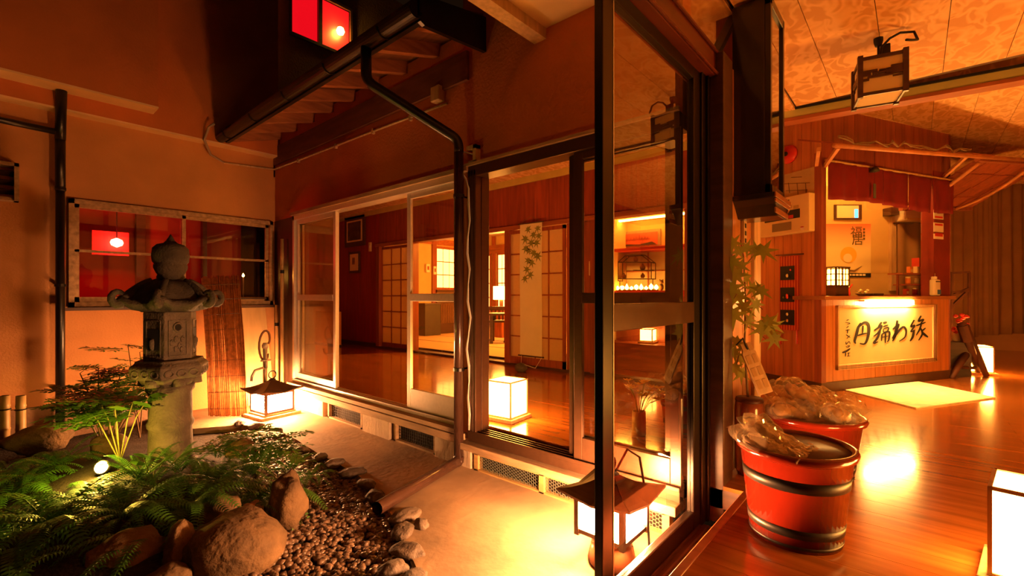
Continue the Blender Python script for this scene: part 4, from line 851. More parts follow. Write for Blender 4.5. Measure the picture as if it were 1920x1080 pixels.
for (x, yt, lab, dx) in ((529, 448, 'tall bamboo pole leaning in the courtyard corner', 0.0), (519, 572, 'short bamboo cane in the corner beside the leaning board', -.05)):
    t_ = pX(x, yt, XW - .06); P = thing('bamboo_pole', lab, 'pole', (XW - .06, t_.y, GZ))
    H = t_.z - GZ; pr = []
    for k in range(int(H / .25) + 1): z = k * .25; pr += [(.020, z), (.023, z + .01), (.020, z + .02)]
    pr.append((.019, H)); MB().lathe(pr, 10, (XW - .06, t_.y, GZ)).build('cane', bamboo, P, smooth=True)
    MB().lathe([(.024, -.02), (.024, .02)], 10, (XW - .06, t_.y, GZ + H * .8)).build('cord_binding', ink, P)
# ---- two garden lanterns
def garden_lantern(lab, x, y, s, hb, ped, rot, glow, power):
    T = thing('garden_lantern', lab, 'garden lantern', (x, y, GZ), rot, 'roofed wooden garden lanterns'); z = hb
    if ped:
        MB().lathe([(.10, 0), (.115, .03), (.10, .10), (.07, hb - .04), (.11, hb - .02), (.11, hb)], 24).build('pot_base', mat('glazed_brown', (.28, .09, .03), .25, var=.2, coat=.4), T, world=False, smooth=True)
    else:
        MB().box(-s * 1.5, s * 1.5, -s * 1.3, s * 1.3, 0, .04).box(-s * 1.2, s * 1.2, -s * 1.1, s * 1.1, .04, hb).build('plank_base', palewood, T, world=False, bevel=.006)
    h = s * 1.45
    MB().box(-s * .92, s * .92, -s * .92, s * .92, z + .02, z + h - .02).build('paper_shade', glow, T, world=False)
    for sx in (-1, 1):
        for sy in (-1, 1): MB().box(sx * s - .012, sx * s + .012, sy * s - .012, sy * s + .012, z - .01, z + h + .01).build('corner_post', darkwood, T, world=False)
    for zz in (z, z + h - .015):
        f2 = MB(); f2.box(-s, s, -s - .008, -s + .012, zz, zz + .02); f2.box(-s, s, s - .012, s + .008, zz, zz + .02); f2.box(-s - .008, -s + .012, -s, s, zz, zz + .02); f2.box(s - .012, s + .008, -s, s, zz, zz + .02)
        f2.build('rail', darkwood, T, world=False)
    R_ = s * (1.6 if ped else 1.55); zt = z + h + .005
    def rf_(u, v):
        k = u * 4; i = int(k) % 4; f = k - int(k); cs = [(-1, -1), (1, -1), (1, 1), (-1, 1)]; a, c = cs[i], cs[(i + 1) % 4]
        r = R_ * (1 - v) + .02 * v; lift = .03 * abs(f - .5) * 2 * (1 - v) ** 2
        return Vector(((a[0] * (1 - f) + c[0] * f) * r, (a[1] * (1 - f) + c[1] * f) * r, zt + s * .75 * v ** 1.35 + lift))
    MB().grid(rf_, 32, 6).build('hip_roof', mat('lantern_roof', (.10, .05, .03), .5, var=.3, scale=8, metal=.3), T, world=False, solid=.012)
    rz = zt + s * .75
    MB().lathe([(.03, rz - .01), (.035, rz + .01), (.012, rz + .02)], 12).build('roof_cap', darkwood, T, world=False)
    rr_ = s * .28
    MB().tube([(rr_ * math.cos(a), 0, rz + .02 + rr_ + rr_ * math.sin(a)) for a in [k * math.pi / 8 for k in range(17)]], .006, 6).build('carry_ring', ink, T, world=False, smooth=True)
    return T
garden_lantern('roofed wooden lantern glowing on the path in the far corner', 2.06, 5.22, .145, .06, False, .12, lantglow, 0)
l2 = garden_lantern('roofed lantern on a brown glazed pot behind the glass door leaf', 1.99, 1.10, .118, .165, True, 0.0, lantglow2, 0)
pl2 = MB().tube([(-.02, -.02, .44), (.06, -.05, .55), (.13, -.08, .50), (.16, -.10, .30), (.2, -.10, .02)], .006, 6); pl2.build('power_cord', ink, l2, world=False, smooth=True)
# ================================================================== HALL AND SHOP OBJECTS
def floor_lamp(lab, x, y, s, h, rot=0, m=None, base=.03, z=0):
    T = thing('paper_floor_lamp', lab, 'floor lamp', (x, y, z), rot, 'white paper floor lamps')
    MB().box(-s * 1.25, s * 1.25, -s * 1.25, s * 1.25, 0, base).build('base', palewood, T, world=False, bevel=.004)
    MB().box(-s * .97, s * .97, -s * .97, s * .97, base + .012, h - .005).build('paper_shade', m or lampwhite, T, world=False)
    for sx in (-1, 1):
        for sy in (-1, 1): MB().box(sx * s - .006, sx * s + .006, sy * s - .006, sy * s + .006, base, h).build('frame_post', palewood, T, world=False)
    for zz in (base, h - .012):
        for r_ in range(4): MB().box(-s, s, -s - .006, -s + .006, zz, zz + .012).xf(Matrix.Rotation(r_ * math.pi / 2, 4, 'Z')).build('frame_rail', palewood, T, world=False)
    return T
lampnear = emat('near_lamp_glow', (1.0, .40, .075), 18)
floor_lamp('square white paper lamp just inside the open glass doors', 2.83, 2.52, .115, .32, .1)
floor_lamp('square paper lamp on the floor at the bottom right', 2.41, -.335, .125, .34, math.radians(-8), lampnear)
floor_lamp('paper floor lamp standing farther right along the hall', 4.3, -1.75, .15, .36, .2, emat('hall_lamp_glow', (1, .37, .05), 75))
q = pZ(1828, 704, 0); floor_lamp('glowing paper lamp behind the rustic wooden easel', q.x + .25, q.y, .15, .36, .2)
# ---- display area seen through two panes
XD = 6.2
pl_ = struct(MB().box(5.75, XD + .1, 2.1, 3.3, 0, .36).build('floor_platform', redwood_y, loc=(6, 2.3, 0), bevel=.005), 'raised timber platform before the display shelf')
floor_lamp('small paper lamp on the raised platform before the display shelf', pX(1215, 640, 5.95).x, pX(1215, 640, 5.95).y, .085, .20, .1, emat('platform_lamp_glow', (1, .42, .08), 14), z=.36)
wd = struct(MB().box(XD + .25, XD + .33, 2.1, 3.4, 0, 2.98).build('wall_display', mat('display_plaster', (.60, .33, .12), .85, var=.1, scale=3), loc=(XD + .3, 2, 0)), 'orange wall behind the display shelf')
struct(MB().box(XO + .12, XD + .33, 2.0, 3.35, 2.3, 2.36).build('ceiling_display', cm, loc=(5.7, 2, 2.3)), 'patterned ceiling over the display shelf')
def onD(x, y, X=XD): return pX(x, y, X)
zb0, zt0 = onD(1220, 545).z, onD(1220, 470).z
ds = thing('display_shelf', 'lit red-topped display shelf beyond the glass doors', 'shelf', (XD, 2.6, .36))
ya, yb_ = 2.12, 3.3
MB().box(XD - .15, XD + .25, ya, yb_, zb0 - .08, zb0).build('shelf_board', redpaint, ds); MB().box(XD - .10, XD + .25, ya, yb_, .36, zb0 - .08).build('cabinet_base', redwood, ds)
MB().box(XD - .16, XD + .25, ya, yb_, zt0, zt0 + .045).build('upper_rail', redpaint, ds, bevel=.004)
MB().box(XD + .22, XD + .25, ya, yb_, zb0, zt0).build('back_panel', mat('grey_green_panel', (.45, .42, .30), .7, var=.1), ds)
for k in range(5): yy = ya + .1 + k * .36; MB().box(XD + .205, XD + .22, yy, yy + .02, zb0, zt0).build('back_bar', redwood, ds)
MB().box(XD + .205, XD + .218, ya, yb_, (zb0 + zt0) / 2, (zb0 + zt0) / 2 + .015).build('back_bar', redwood, ds)
zc = onD(1220, 408).z
cv = thing('cove_light', 'thin glowing light strip above the display shelf', 'light strip', (XD, 2.4, zc))
MB().box(XD - .02, XD + .25, ya, yb_, zc + .012, zc + .05).build('valance', palewood, cv); MB().box(XD - .03, XD + .02, ya, yb_, zc - .012, zc + .012).build('tube', tube_e, cv)
# framed red sign
a, c = onD(1164, 450, XD + .2), onD(1238, 450, XD + .2); z0_, z1_ = onD(1200, 466, XD + .2).z, onD(1200, 432, XD + .2).z
fs_ = thing('framed_sign', 'dark framed red picture on the wall over the display shelf', 'picture', (XD + .2, (a.y + c.y) / 2, z0_))
MB().box(XD + .20, XD + .25, c.y, a.y, z0_, z1_).build('frame', mat('grey_frame', (.22, .17, .09), .5, var=.2), fs_, bevel=.006); MB().box(XD + .192, XD + .20, c.y + .04, a.y - .04, z0_ + .04, z1_ - .04).build('print', mat('red_print', (.38, .06, .03), .6, var=.5, scale=9), fs_)
wv = MB(); wv.add([(XD + .190, c.y + .05, z0_ + .045), (XD + .190, a.y - .05, z0_ + .045), (XD + .190, a.y - .10, z0_ + .075), (XD + .190, (a.y + c.y) / 2, z0_ + .06), (XD + .190, c.y + .12, z0_ + .09)], [(0, 1, 2, 3, 4)]); wv.build('dark_hill', ink, fs_)
lt = MB(); yy = a.y - .07
for k, h_ in enumerate((.07, .045, .05, .04, .05, .075, .045, .05, .04)):
    lt.tube([(XD + .188, yy, (z0_ + z1_) / 2 - .01), (XD + .188, yy - .012, (z0_ + z1_) / 2 - .01 + h_), (XD + .188, yy - .025, (z0_ + z1_) / 2 - .01), (XD + .188, yy - .04, (z0_ + z1_) / 2 + .01)], .004, 4); yy -= .045
lt.build('script_lettering', mat('faded_script', (.25, .03, .02), .6), fs_)
# wire terrarium house, second wire bowl, ornaments
def px2(x, y, X=XD): return pX(x, y, X)
tr_ = thing('wire_display_house', 'gabled black wire display house on the lit shelf', 'display stand', px2(1205, 545))
P = [px2(1162, 527), px2(1162, 492), px2(1175, 480), px2(1205, 478), px2(1224, 493), px2(1224, 523)]
fr = MB()
for dx in (-.05, .09):
    pp = [p_ + Vector((dx, 0, 0)) for p_ in P]
    for k in range(len(pp) - 1): fr.bar(pp[k], pp[k + 1], .010, .010, (1, 0, 0))
for p_ in P: fr.bar(p_ + Vector((-.05, 0, 0)), p_ + Vector((.09, 0, 0)), .010, .010)
for p_ in (P[0], P[5]): fr.bar(p_, Vector((p_.x, p_.y, zb0)), .012, .012)
fr.build('wire_frame', ink, tr_)
for (x0_, x1_, y_) in ((1160, 1226, 492), (1190, 1224, 507), (1162, 1224, 523)):
    a_, b2 = px2(x0_, y_), px2(x1_, y_); MB().bar(a_, b2, .10, .012).build('tier', ink, tr_)
orn = [(1170, 518, .035, 'tiny dark figurine on the lowest wire tier'), (1205, 501, .04, 'small round jar on the middle wire tier'), (1205, 517, .032, 'small gourd below the round jar'), (1192, 486, .035, 'pointed ornament on the top wire tier')]
for k, (x, y, r, lab) in enumerate(orn):
    q = px2(x, y); o = thing('shelf_ornament', lab, 'ornament', (q.x, q.y, q.z - r)); MB().lathe([(r * .6, -r), (r, -r * .3), (r * .9, r * .4), (r * .35, r * .8), (r * .4, r), (.002, r * 1.1)], 14, (q.x, q.y, q.z)).build('body', mat('brown_ceramic', (.22, .08, .035), .4, var=.3), o, smooth=True); MB().lathe([(r * .42, r * 1.0), (r * .2, r * 1.3), (.002, r * 1.35)], 10, (q.x, q.y, q.z)).build('lid', darkwood, o, smooth=True)
for (x, y, s_, lab) in ((1262, 520, .075, 'round vase in a wire stand at the right of the lit shelf'),):
    q = px2(x, y); o = thing('wire_vase', lab, 'vase', (q.x, q.y, zb0)); MB().lathe([(s_ * .5, 0), (s_ * .8, .02), (s_, .10), (s_ * .7, .17), (s_ * .5, .18), (s_ * .55, .20)], 18, (q.x, q.y, zb0 + .06)).build('pot', mat('tan_pot', (.45, .22, .09), .5, var=.2), o, smooth=True)
    w2 = MB(); 
    for k in range(6): an = k * math.pi / 3; w2.bar((q.x + .10 * math.cos(an), q.y + .10 * math.sin(an), zb0), (q.x + .075 * math.cos(an), q.y + .075 * math.sin(an), zb0 + .17), .006, .006)
    w2.build('wire_stand', ink, o)
for (x, lab) in ((1240, 'small brown bear ornament on the lit shelf'),):
    q = px2(x, 535); o = thing('bear_ornament', lab, 'ornament', (q.x, q.y, zb0)); blob(.035, .035, .05, 3, 2, .15).xf(Matrix.Translation((q.x, q.y, zb0 + .05))).build('body', rockm, o, smooth=True); blob(.03, .03, .03, 4, 2, .15).xf(Matrix.Translation((q.x, q.y, zb0 + .12))).build('head', rockm, o, smooth=True)
    for s_ in (-1, 1): blob(.01, .01, .012, 4, 1, .1).xf(Matrix.Translation((q.x, q.y + s_ * .022, zb0 + .148))).build('ear', rockm, o, smooth=True)
sh = thing('shelf_light', 'bright low strip of bulbs along the display shelf', 'light strip', (XD - .05, 2.8, zb0))
yy0, yy1 = px2(1237, 540).y, px2(1160, 540).y
MB().box(XD - .10, XD - .04, yy0, yy1, zb0, zb0 + .012).build('strip', darkwood, sh)
for k in range(9): yk = yy0 + .02 + (yy1 - yy0 - .04) * k / 8; MB().lathe([(.001, .012), (.026, .03), (.030, .05 + .015 * math.sin(k * 2)), (.001, .085 + .02 * math.sin(k * 2.3))], 10, (XD - .07, yk, zb0)).build('bulb', tube_e, sh, smooth=True)
# ceiling disc lamp
q = pZ(1190, 375, 2.26)
dl = thing('ceiling_disc', 'unlit round ceiling lamp with a dark rim above the display area', 'ceiling lamp', (q.x, q.y, 2.20))
MB().lathe([(.26, 2.27), (.30, 2.29), (.30, 2.25), (.27, 2.235)], 36, (q.x, q.y, 0)).build('rim', darkwood, dl, smooth=True); MB().lathe([(.002, 2.215), (.18, 2.22), (.26, 2.245), (.26, 2.27)], 36, (q.x, q.y, 0)).build('diffuser', paper, dl, smooth=True)
# ---- hanging scroll before the shoji
XS = XO - .06
a, c = pX(975, 420, XS), pX(1016, 420, XS); zt_, zb_ = pX(995, 418, XS).z, pX(995, 668, XS).z
hs = thing('hanging_scroll', 'long cream hanging scroll with painted maple leaves', 'scroll', (XS, (a.y + c.y) / 2, zb_))
MB().grid(lambda u, v: Vector((XS + .006 * math.sin(v * 7), c.y + (a.y - c.y) * u, zb_ + (zt_ - zb_) * v)), 4, 20).build('cloth', mat('scroll_cloth', (.80, .72, .42), .85, var=.06, scale=4), hs, solid=.003)
for zz in (zt_, zb_): MB().tube([(XS, c.y - .03, zz), (XS, a.y + .03, zz)], .010, 10).build('rod', darkwood, hs)
MB().tube([(XS, c.y, zt_), (XS, (a.y + c.y) / 2, zt_ + .10), (XS, a.y, zt_)], .003, 5).build('cord', stemm, hs)
def maple(mb, o, a_, b_, r, rot, t=None):
    pts = []
    for k in range(14):
        an = rot + k * math.pi * 2 / 14; rr = r * (1 if k % 2 == 0 else .34) * (1.1 if k == 0 else 1) * (.6 if k in (6, 8) else 1); pts.append(Vector(o) + Vector(a_) * (rr * math.cos(an)) + Vector(b_) * (rr * math.sin(an)))
    n = len(mb.v); mb.add([Vector(o)] + pts, [(0, k + 1, (k + 1) % 14 + 1) for k in range(14)])
olive = mat('olive_ink', (.22, .24, .05), .85, var=.2)
rl_ = random.Random(4)
for (x, y) in ((990, 430), (1000, 440), (1008, 428), (985, 448), (996, 455), (1006, 455), (1010, 442), (992, 470), (1001, 474), (986, 466), (990, 488), (997, 492), (1008, 480), (988, 505), (994, 515), (984, 522)):
    mb = MB(); maple(mb, pX(x, y, XS - .010), (0, 1, 0), (0, 0, 1), rl_.uniform(.065, .092), -1.5 + rl_.uniform(-.8, .8)); mb.build('painted_leaf', olive, hs)
# weight stone on a string, flowers on floor etc.
q = pZ(977, 697, 0)
st_ = thing('scroll_weight', 'dark round stone tied on a cord below the scroll', 'stone', (q.x, q.y, 0)); blob(.085, .085, .06, 8, 3, .12).xf(Matrix.Translation((q.x, q.y, .055))).build('stone', rock2, st_, smooth=True)
MB().tube([(q.x, q.y, .11), (XS, a.y - .03, zb_)], .003, 4).build('cord', white, st_); MB().tube([(q.x, q.y, .11), (q.x + .05, q.y - .2, .06), (XS, c.y, zb_)], .003, 4).build('cord', white, st_)
# vase of yellow flowers
q = pZ(1198, 815, 0)
vs_ = thing('flower_vase', 'bamboo cylinder vase of yellow flowers behind the glass doors', 'vase', (q.x, q.y, 0))
MB().lathe([(.048, 0), (.05, .01), (.048, .08), (.05, .085), (.047, .17), (.040, .17), (.038, .05)], 20, (q.x, q.y, 0)).build('cylinder', bamboo, vs_, smooth=True)
yel = mat('yellow_petal', (.95, .62, .05), .6, var=.2, trans=.3); rq_ = random.Random(2)
for k in range(15):
    t_ = Vector((q.x + rq_.uniform(-.13, .13), q.y - .05 + rq_.uniform(-.17, .12), .27 + rq_.random() * .12)); s_ = MB().tube([(q.x, q.y, .12), Vector((q.x, q.y, .2)).lerp(t_, .5), t_], .0025, 4).build('flower_stem', stemg, vs_)
    f2 = MB()
    for j in range(8): an = j * math.pi / 4; d = Vector((math.cos(an), math.sin(an), .35)); e = Vector((-math.sin(an), math.cos(an), 0)) * .008; f2.add([t_, t_ + d * .024 + e * 1.4, t_ + d * .042, t_ + d * .024 - e * 1.4], [(0, 1, 2, 3)])
    f2.build('blossom', yel, vs_)
# ---- pictures on the dark red wall
def pic(name, lab, x0, x1, y0, y1, X, m1, m2, parts=()):
    a = pX(x0, (y0 + y1) / 2, X); c = pX(x1, (y0 + y1) / 2, X); xm_ = (x0 + x1) / 2; z0_, z1_ = pX(xm_, y1, X).z, pX(xm_, y0, X).z
    T = thing(name, lab, 'picture', (X, (a.y + c.y) / 2, z0_)); MB().box(X - .025, X, c.y, a.y, z0_, z1_).build('frame', m1, T, bevel=.006); w_ = abs(a.y - c.y) * .12
    MB().box(X - .029, X - .025, c.y + w_, a.y - w_, z0_ + w_, z1_ - w_).build('picture_mount', m2, T)
    for (u0, u1, v0, v1, mm) in parts:
        L_ = a.y - c.y; H_ = z1_ - z0_; MB().box(X - .031, X - .029, c.y + L_ * (1 - u1), c.y + L_ * (1 - u0), z0_ + H_ * v0, z0_ + H_ * v1).build('image_area', mm, T)
pic('framed_photo', 'framed dark photograph high on the dark red wall', 648, 686, 405, 462, XO + .005, darkwood, paper, [(.18, .82, .2, .8, mat('dark_photo', (.10, .06, .03), .5, var=.7, scale=8))])
pic('framed_drawing', 'small framed drawing below the dark photograph', 656, 676, 472, 512, XO + .005, darkwood, paper, [(.35, .6, .4, .72, mat('grey_drawing', (.3, .2, .1), .6, var=.5, scale=12))])
for (x, y, lab) in ((694, 463, 'white wall switch beside the framed photograph on dark red wall'), (1110, 503, 'cream wall switch on the panel right of the lattice door')):
    q = pX(x, y, XO); 
    o = thing('wall_switch', lab, 'switch', (XO, q.y, q.z - .06)); MB().box(XO - .012, XO + .012, q.y - .04, q.y + .04, q.z - .09, q.z + .09).build('plate', cream, o, bevel=.004); MB().box(XO - .018, XO - .012, q.y - .015, q.y + .015, q.z - .03, q.z + .03).build('rocker', white, o)
q = pZ(627, 655, 0)
oc = thing('orange_screen', 'plain orange low partition at the far left of the hall', 'partition', (pX(620, 655, 4.7).x, pX(620, 655, 4.7).y, 0)); a_ = pX(640, 655, 4.7); MB().box(4.66, 4.70, a_.y, a_.y + 1.0, .03, pX(627, 584, 4.7).z).build('panel', mat('orange_board', (.75, .33, .08), .7, var=.1), oc); MB().box(4.64, 4.72, a_.y, a_.y + 1.0, 0, .03).build('foot', darkwood, oc)
# ---- tubs of wrapped bags
def tub(lab, x, y, r, h, n_bags, seed, kind):
    T = thing('lacquer_tub', lab, 'tub', (x, y, 0), 0, 'red lacquer tubs by the stub wall')
    MB().lathe([(r * .80, .004), (r * .81, 0), (r * .99, h - .035), (r * 1.0, h - .035)], 48).build('wall', lacquer, T, world=False, smooth=True)
    MB().lathe([(r * .95, h - .045), (r * 1.06, h - .03), (r * 1.08, h - .015), (r * 1.06, h - .002), (r * 1.0, h), (r * .95, h - .004), (r * .935, h - .03), (r * .93, h - .045)], 48).build('rim', lacquer, T, world=False, smooth=True)
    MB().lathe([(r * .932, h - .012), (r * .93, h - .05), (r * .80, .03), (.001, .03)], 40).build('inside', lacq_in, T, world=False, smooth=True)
    for z0_, hh in ((h * .62, .045), (.055, .035), (.012, .012)):
        ra = r * (.80 + .19 * z0_ / h) + .004; rb = r * (.80 + .19 * (z0_ + hh) / h) + .004; MB().lathe([(ra - .006, z0_), (ra, z0_), (rb, z0_ + hh), (rb - .006, z0_ + hh)], 48).build('hoop', hoopm, T, world=False, smooth=True)
    return T
T1 = tub('larger red tub in front, half filled with dark crinkled bags', 2.25, .385, .207, .385, 0, 1, 0)
T2 = tub('red tub behind, heaped with clear bags of crackers', 3.09, .45, .245, .34, 0, 2, 0)
crk = mat('cracker_tan', (.62, .33, .12), .6, var=.4, scale=14); nut = mat('dark_snack', (.34, .19, .09), .6, var=.5, scale=18)
film = glassmat('clear_film', (.95, .92, .86), .12, 3.5)
nt_ = film.node_tree; df = nt_.nodes.new('ShaderNodeBsdfTranslucent'); df.inputs[0].default_value = (.85, .72, .48, 1); d2 = nt_.nodes.new('ShaderNodeBsdfDiffuse'); d2.inputs[0].default_value = (.85, .72, .48, 1)
ad = nt_.nodes.new('ShaderNodeMixShader'); mx_ = nt_.nodes.new('ShaderNodeMixShader'); mx_.inputs[0].default_value = .16; out_ = nt_.nodes['Material Output']; src_ = out_.inputs[0].links[0].from_socket
nt_.links.new(df.outputs[0], ad.inputs[1]); nt_.links.new(d2.outputs[0], ad.inputs[2]); nt_.links.new(src_, mx_.inputs[1]); nt_.links.new(ad.outputs[0], mx_.inputs[2]); nt_.links.new(mx_.outputs[0], out_.inputs[0])
rb_ = random.Random(6)
def bag(lab, x, y, z, s, yaw, pitch, m, seed, flat=.45):
    o = thing('snack_bag', lab, 'bag', (x, y, z - s * flat * .6), yaw, 'wrapped snack bags in the tubs')
    M = Matrix.Translation((0, 0, s * flat * .6)) @ Matrix.Rotation(pitch, 4, 'Y'); h = s * flat * .8; r0 = random.Random(seed)
    for k in range(3):
        blob(s * r0.uniform(.34, .46), s * r0.uniform(.3, .4), h * .55, seed + k, 2, .35).xf(M @ Matrix.Translation((s * (-.42 + .4 * k), s * r0.uniform(-.18, .18), h * r0.uniform(-.1, .2))) @ Matrix.Rotation(r0.uniform(-.5, .5), 4, 'X')).build('cracker', m, o, world=False, smooth=True)
    def pil(sg):
        def fn(a, c):
            u_, v_ = a * 2 - 1, c * 2 - 1; prof = max(0, (1 - u_ ** 4)) ** .6 * max(0, (1 - v_ ** 4)) ** .6
            cr = noise.noise(Vector((u_ * 3.2 + seed, v_ * 3.2, sg * 2))) * .35 + noise.noise(Vector((u_ * 8 + seed, v_ * 8, sg * 5))) * .16
            fl = .22 * s * max(0, abs(u_) - .8) * 5 * math.sin(v_ * 14 + seed)
            return M @ Vector((s * 1.15 * u_ * (1 + .08 * math.sin(v_ * 9)), s * .78 * v_ * (1 + .12 * abs(u_) ** 3), sg * h * prof * (1 + cr) + h * .35 * cr + fl * .5))
        return fn
    g2 = MB(); g2.grid(pil(1), 18, 14); g2.grid(pil(-1), 18, 14); g2.f = g2.f[:252] + [tuple(reversed(f)) for f in g2.f[252:]]
    g2.build('film', film, o, world=False)
wh = ['leftmost bag of crackers heaped in the rear tub', 'top bag of crackers heaped in the rear tub', 'bag of crackers in front of the heap in the rear tub', 'bag at the middle of the heap in the rear tub', 'bag with round brown bun at the right of the rear tub', 'bag at the back of the heap in the rear tub']
for k, (dx, dy, dz, s_, yw, pt, m_) in enumerate(((-.13, .08, .02, .10, 2.2, -.3, crk), (-.03, .04, .10, .10, 1.2, -.5, crk), (-.06, -.11, .03, .10, -2.4, -.2, crk), (.03, -.03, .05, .11, .4, -.3, crk), (.12, -.10, .045, .10, -.6, .1, mat('bun_brown', (.45, .20, .06), .45, var=.2)), (.10, .10, .04, .10, .9, -.3, crk))):
    bag(wh[k], 3.09 + dx, .45 + dy, .33 + dz, s_ * 1.25, yw, pt, m_, 50 + k, .6)
wh = ['leftmost dark bag leaning over the front tub rim', 'dark bag with a tall crimped top in the front tub', 'dark bag lying across the middle of the front tub', 'dark bag nearest the hollow side of the front tub', 'dark bag at the back of the front tub', 'dark bag near the front rim of the front tub']
for k, (dx, dy, dz, s_, yw, pt) in enumerate(((-.15, .12, .05, .10, 2.3, -.5), (-.07, .10, .07, .10, 1.9, -.7), (-.05, .02, .03, .10, 1.5, -.4), (.02, -.06, .0, .10, -.8, .2), (.02, .12, .05, .10, 1.0, -.6), (-.12, -.02, .01, .09, 2.8, -.3))):
    bag(wh[k], 2.25 + dx * .85, .385 + dy * .85, .335 + dz, s_ * .98, yw, pt, nut, 70 + k, .5)
# third tub seen through the panes
T3 = tub('red tub of bags standing behind the glass near the flower vase', 3.45, 1.28, .2, .30, 0, 3, 0)
bag('pale bag on the tub beyond the glass door leaf', 3.40, 1.30, .33, .11, 1.0, -.3, crk, 90, .6); bag('second bag on the tub beyond the glass door leaf', 3.50, 1.22, .32, .10, -1.0, -.3, crk, 91, .6)
# ---- jar with maple branch, wooden tag
q = pD(1405, 760, 2.93); jx, jy = 3.10, .72
q = pD(1405, 720, 2.60); jx, jy = q.x, q.y
def pB(x, y, d=2.68): return pD(x, y, min(d, .752 / (FW.y + RT.y * (x - 960) / FPX)))
jr = thing('branch_jar', 'tall brown glazed jar holding a maple branch', 'jar', (jx, jy, 0))
MB().lathe([(.06, 0), (.075, .03), (.075, .38), (.069, .42), (.063, .42), (.06, .2)], 24, (jx, jy, 0)).build('body', mat('brown_glaze', (.20, .05, .022), .18, var=.3, coat=.5), jr, smooth=True)
MB().lathe([(.068, .40), (.073, .415), (.068, .43)], 24, (jx, jy, 0)).build('lip', lacq_in, jr, smooth=True)
mbn = thing('maple_branch', 'green maple branch standing in the brown jar', 'branch', (jx, jy, .3))
stem_pts = [Vector((jx, jy, .3)), pB(1396, 650), pB(1398, 560), pB(1394, 480), pB(1388, 450)]
MB().tube(stem_pts, [.007, .006, .005, .004, .002], 6).build('stem', stemm, mbn, smooth=True)
for (x0_, y0_, x1_, y1_) in ((1396, 560, 1430, 580), (1395, 500, 1432, 468), (1395, 610, 1440, 640), (1394, 540, 1376, 560), (1394, 640, 1380, 690)):
    MB().tube([pB(x0_, y0_), pB((x0_ + x1_) / 2, (y0_ + y1_) / 2 - 5), pB(x1_, y1_, 2.64)], [.004, .003, .002], 5).build('twig', stemm, mbn)
for (x, y) in ((1375, 455), (1385, 470), (1400, 465), (1418, 468), (1432, 470), (1372, 490), (1388, 498), (1380, 515), (1400, 520), (1412, 540), (1428, 545), (1372, 540), (1384, 555), (1395, 575), (1418, 570), (1405, 600), (1440, 602), (1448, 622), (1430, 615), (1452, 635), (1376, 590), (1382, 640), (1376, 660), (1388, 672), (1378, 690), (1390, 700), (1450, 610)):
    c_ = pB(x, y, 2.62 + rf.uniform(-.08, .04)); a_ = (RT + Vector((0, 0, rf.uniform(-.4, .4)))).normalized(); nn = (FW * -1 + Vector((rf.uniform(-.5, .5), rf.uniform(-.5, .5), rf.uniform(-.4, .6)))).normalized(); b2 = nn.cross(a_).normalized(); a_ = b2.cross(nn)
    mb = MB(); maple(mb, c_, a_, b2, rf.uniform(.060, .088), -1.57 + rf.uniform(-.9, .9)); mb.build('leaf', maple_m, mbn)
p0, p1 = pD(1402, 655, 2.50), pD(1437, 738, 2.44)
wt_ = thing('wooden_tag', 'pale wooden tag board with slots leaning on the brown jar', 'tag board', p1)
u_ = (p0 - p1).normalized(); v_ = (RT - u_ * RT.dot(u_)).normalized(); n_ = v_.cross(u_); hw = .040; L_ = (p0 - p1).length
MB().prism([(-hw, 0), (hw, 0), (hw, L_ - .02), (hw * .5, L_ + .02), (-hw * .5, L_ + .02), (-hw, L_ - .02)], p1, v_, u_, n_ * -.012).build('plate', palewood, wt_, bevel=.003)
for k in range(4):
    for s_ in (-1, 1): MB().prism([(s_ * .018 - .011, .03 + k * .068), (s_ * .018 + .011, .03 + k * .068), (s_ * .018 + .011, .075 + k * .068), (s_ * .018 - .011, .075 + k * .068)], p1 + n_ * .002, v_, u_, n_ * -.006).build('slot', mat('slot_tan', (.50, .30, .12), .7), wt_)
MB().tube([p0, p0 + Vector((-.02, .02, .06)), p0 + Vector((-.03, .05, .02))], .005, 6).build('cord', ink, wt_)
# white vertical sign strip on the stub wall
q = pY(1395, 445, .78); sg = thing('wall_strip_sign', 'narrow pale vertical sign strip below the wall cabinet', 'sign', (q.x, .78, pY(1395, 470, .78).z))
z0_, z1_ = pY(1395, 470, .78).z, pY(1395, 408, .78).z; MB().box(q.x - .03, q.x + .03, .772, .788, z0_, z1_).build('strip', palewood, sg)
for k in range(3): zz = z1_ - .05 - k * .045; MB().box(q.x - .012, q.x + .012, .769, .772, zz - .013, zz + .013).build('mark', ink, sg)
# ---- tall wall cabinet (clock case) above the tubs
cx0, cx1, cy0, cy1, cz0 = 2.85, 3.20, .60, .80, 1.57; CT = 2.66
wc = thing('wall_cabinet', 'tall black wall cabinet with a glass front over the tubs', 'cabinet', (3.02, .70, cz0))
blackl = mat('black_lacquer', (.012, .008, .007), .28, var=.1, coat=.3)
MB().box(cx0, cx1, cy0 + .03, cy1, cz0, CT).build('case', blackl, wc, bevel=.004)
dr = MB(); dr.box(cx0, cx0 + .035, cy0, cy0 + .03, cz0, CT); dr.box(cx1 - .035, cx1, cy0, cy0 + .03, cz0, CT); dr.box(cx0, cx1, cy0, cy0 + .03, (CT - .05), CT); dr.box(cx0, cx1, cy0, cy0 + .03, cz0, cz0 + .05); dro = dr.build('door', blackl, wc, bevel=.003)
MB().box(cx0 + .035, cx1 - .035, cy0 + .012, cy0 + .017, cz0 + .05, (CT - .05)).build('pane', glass, dro)
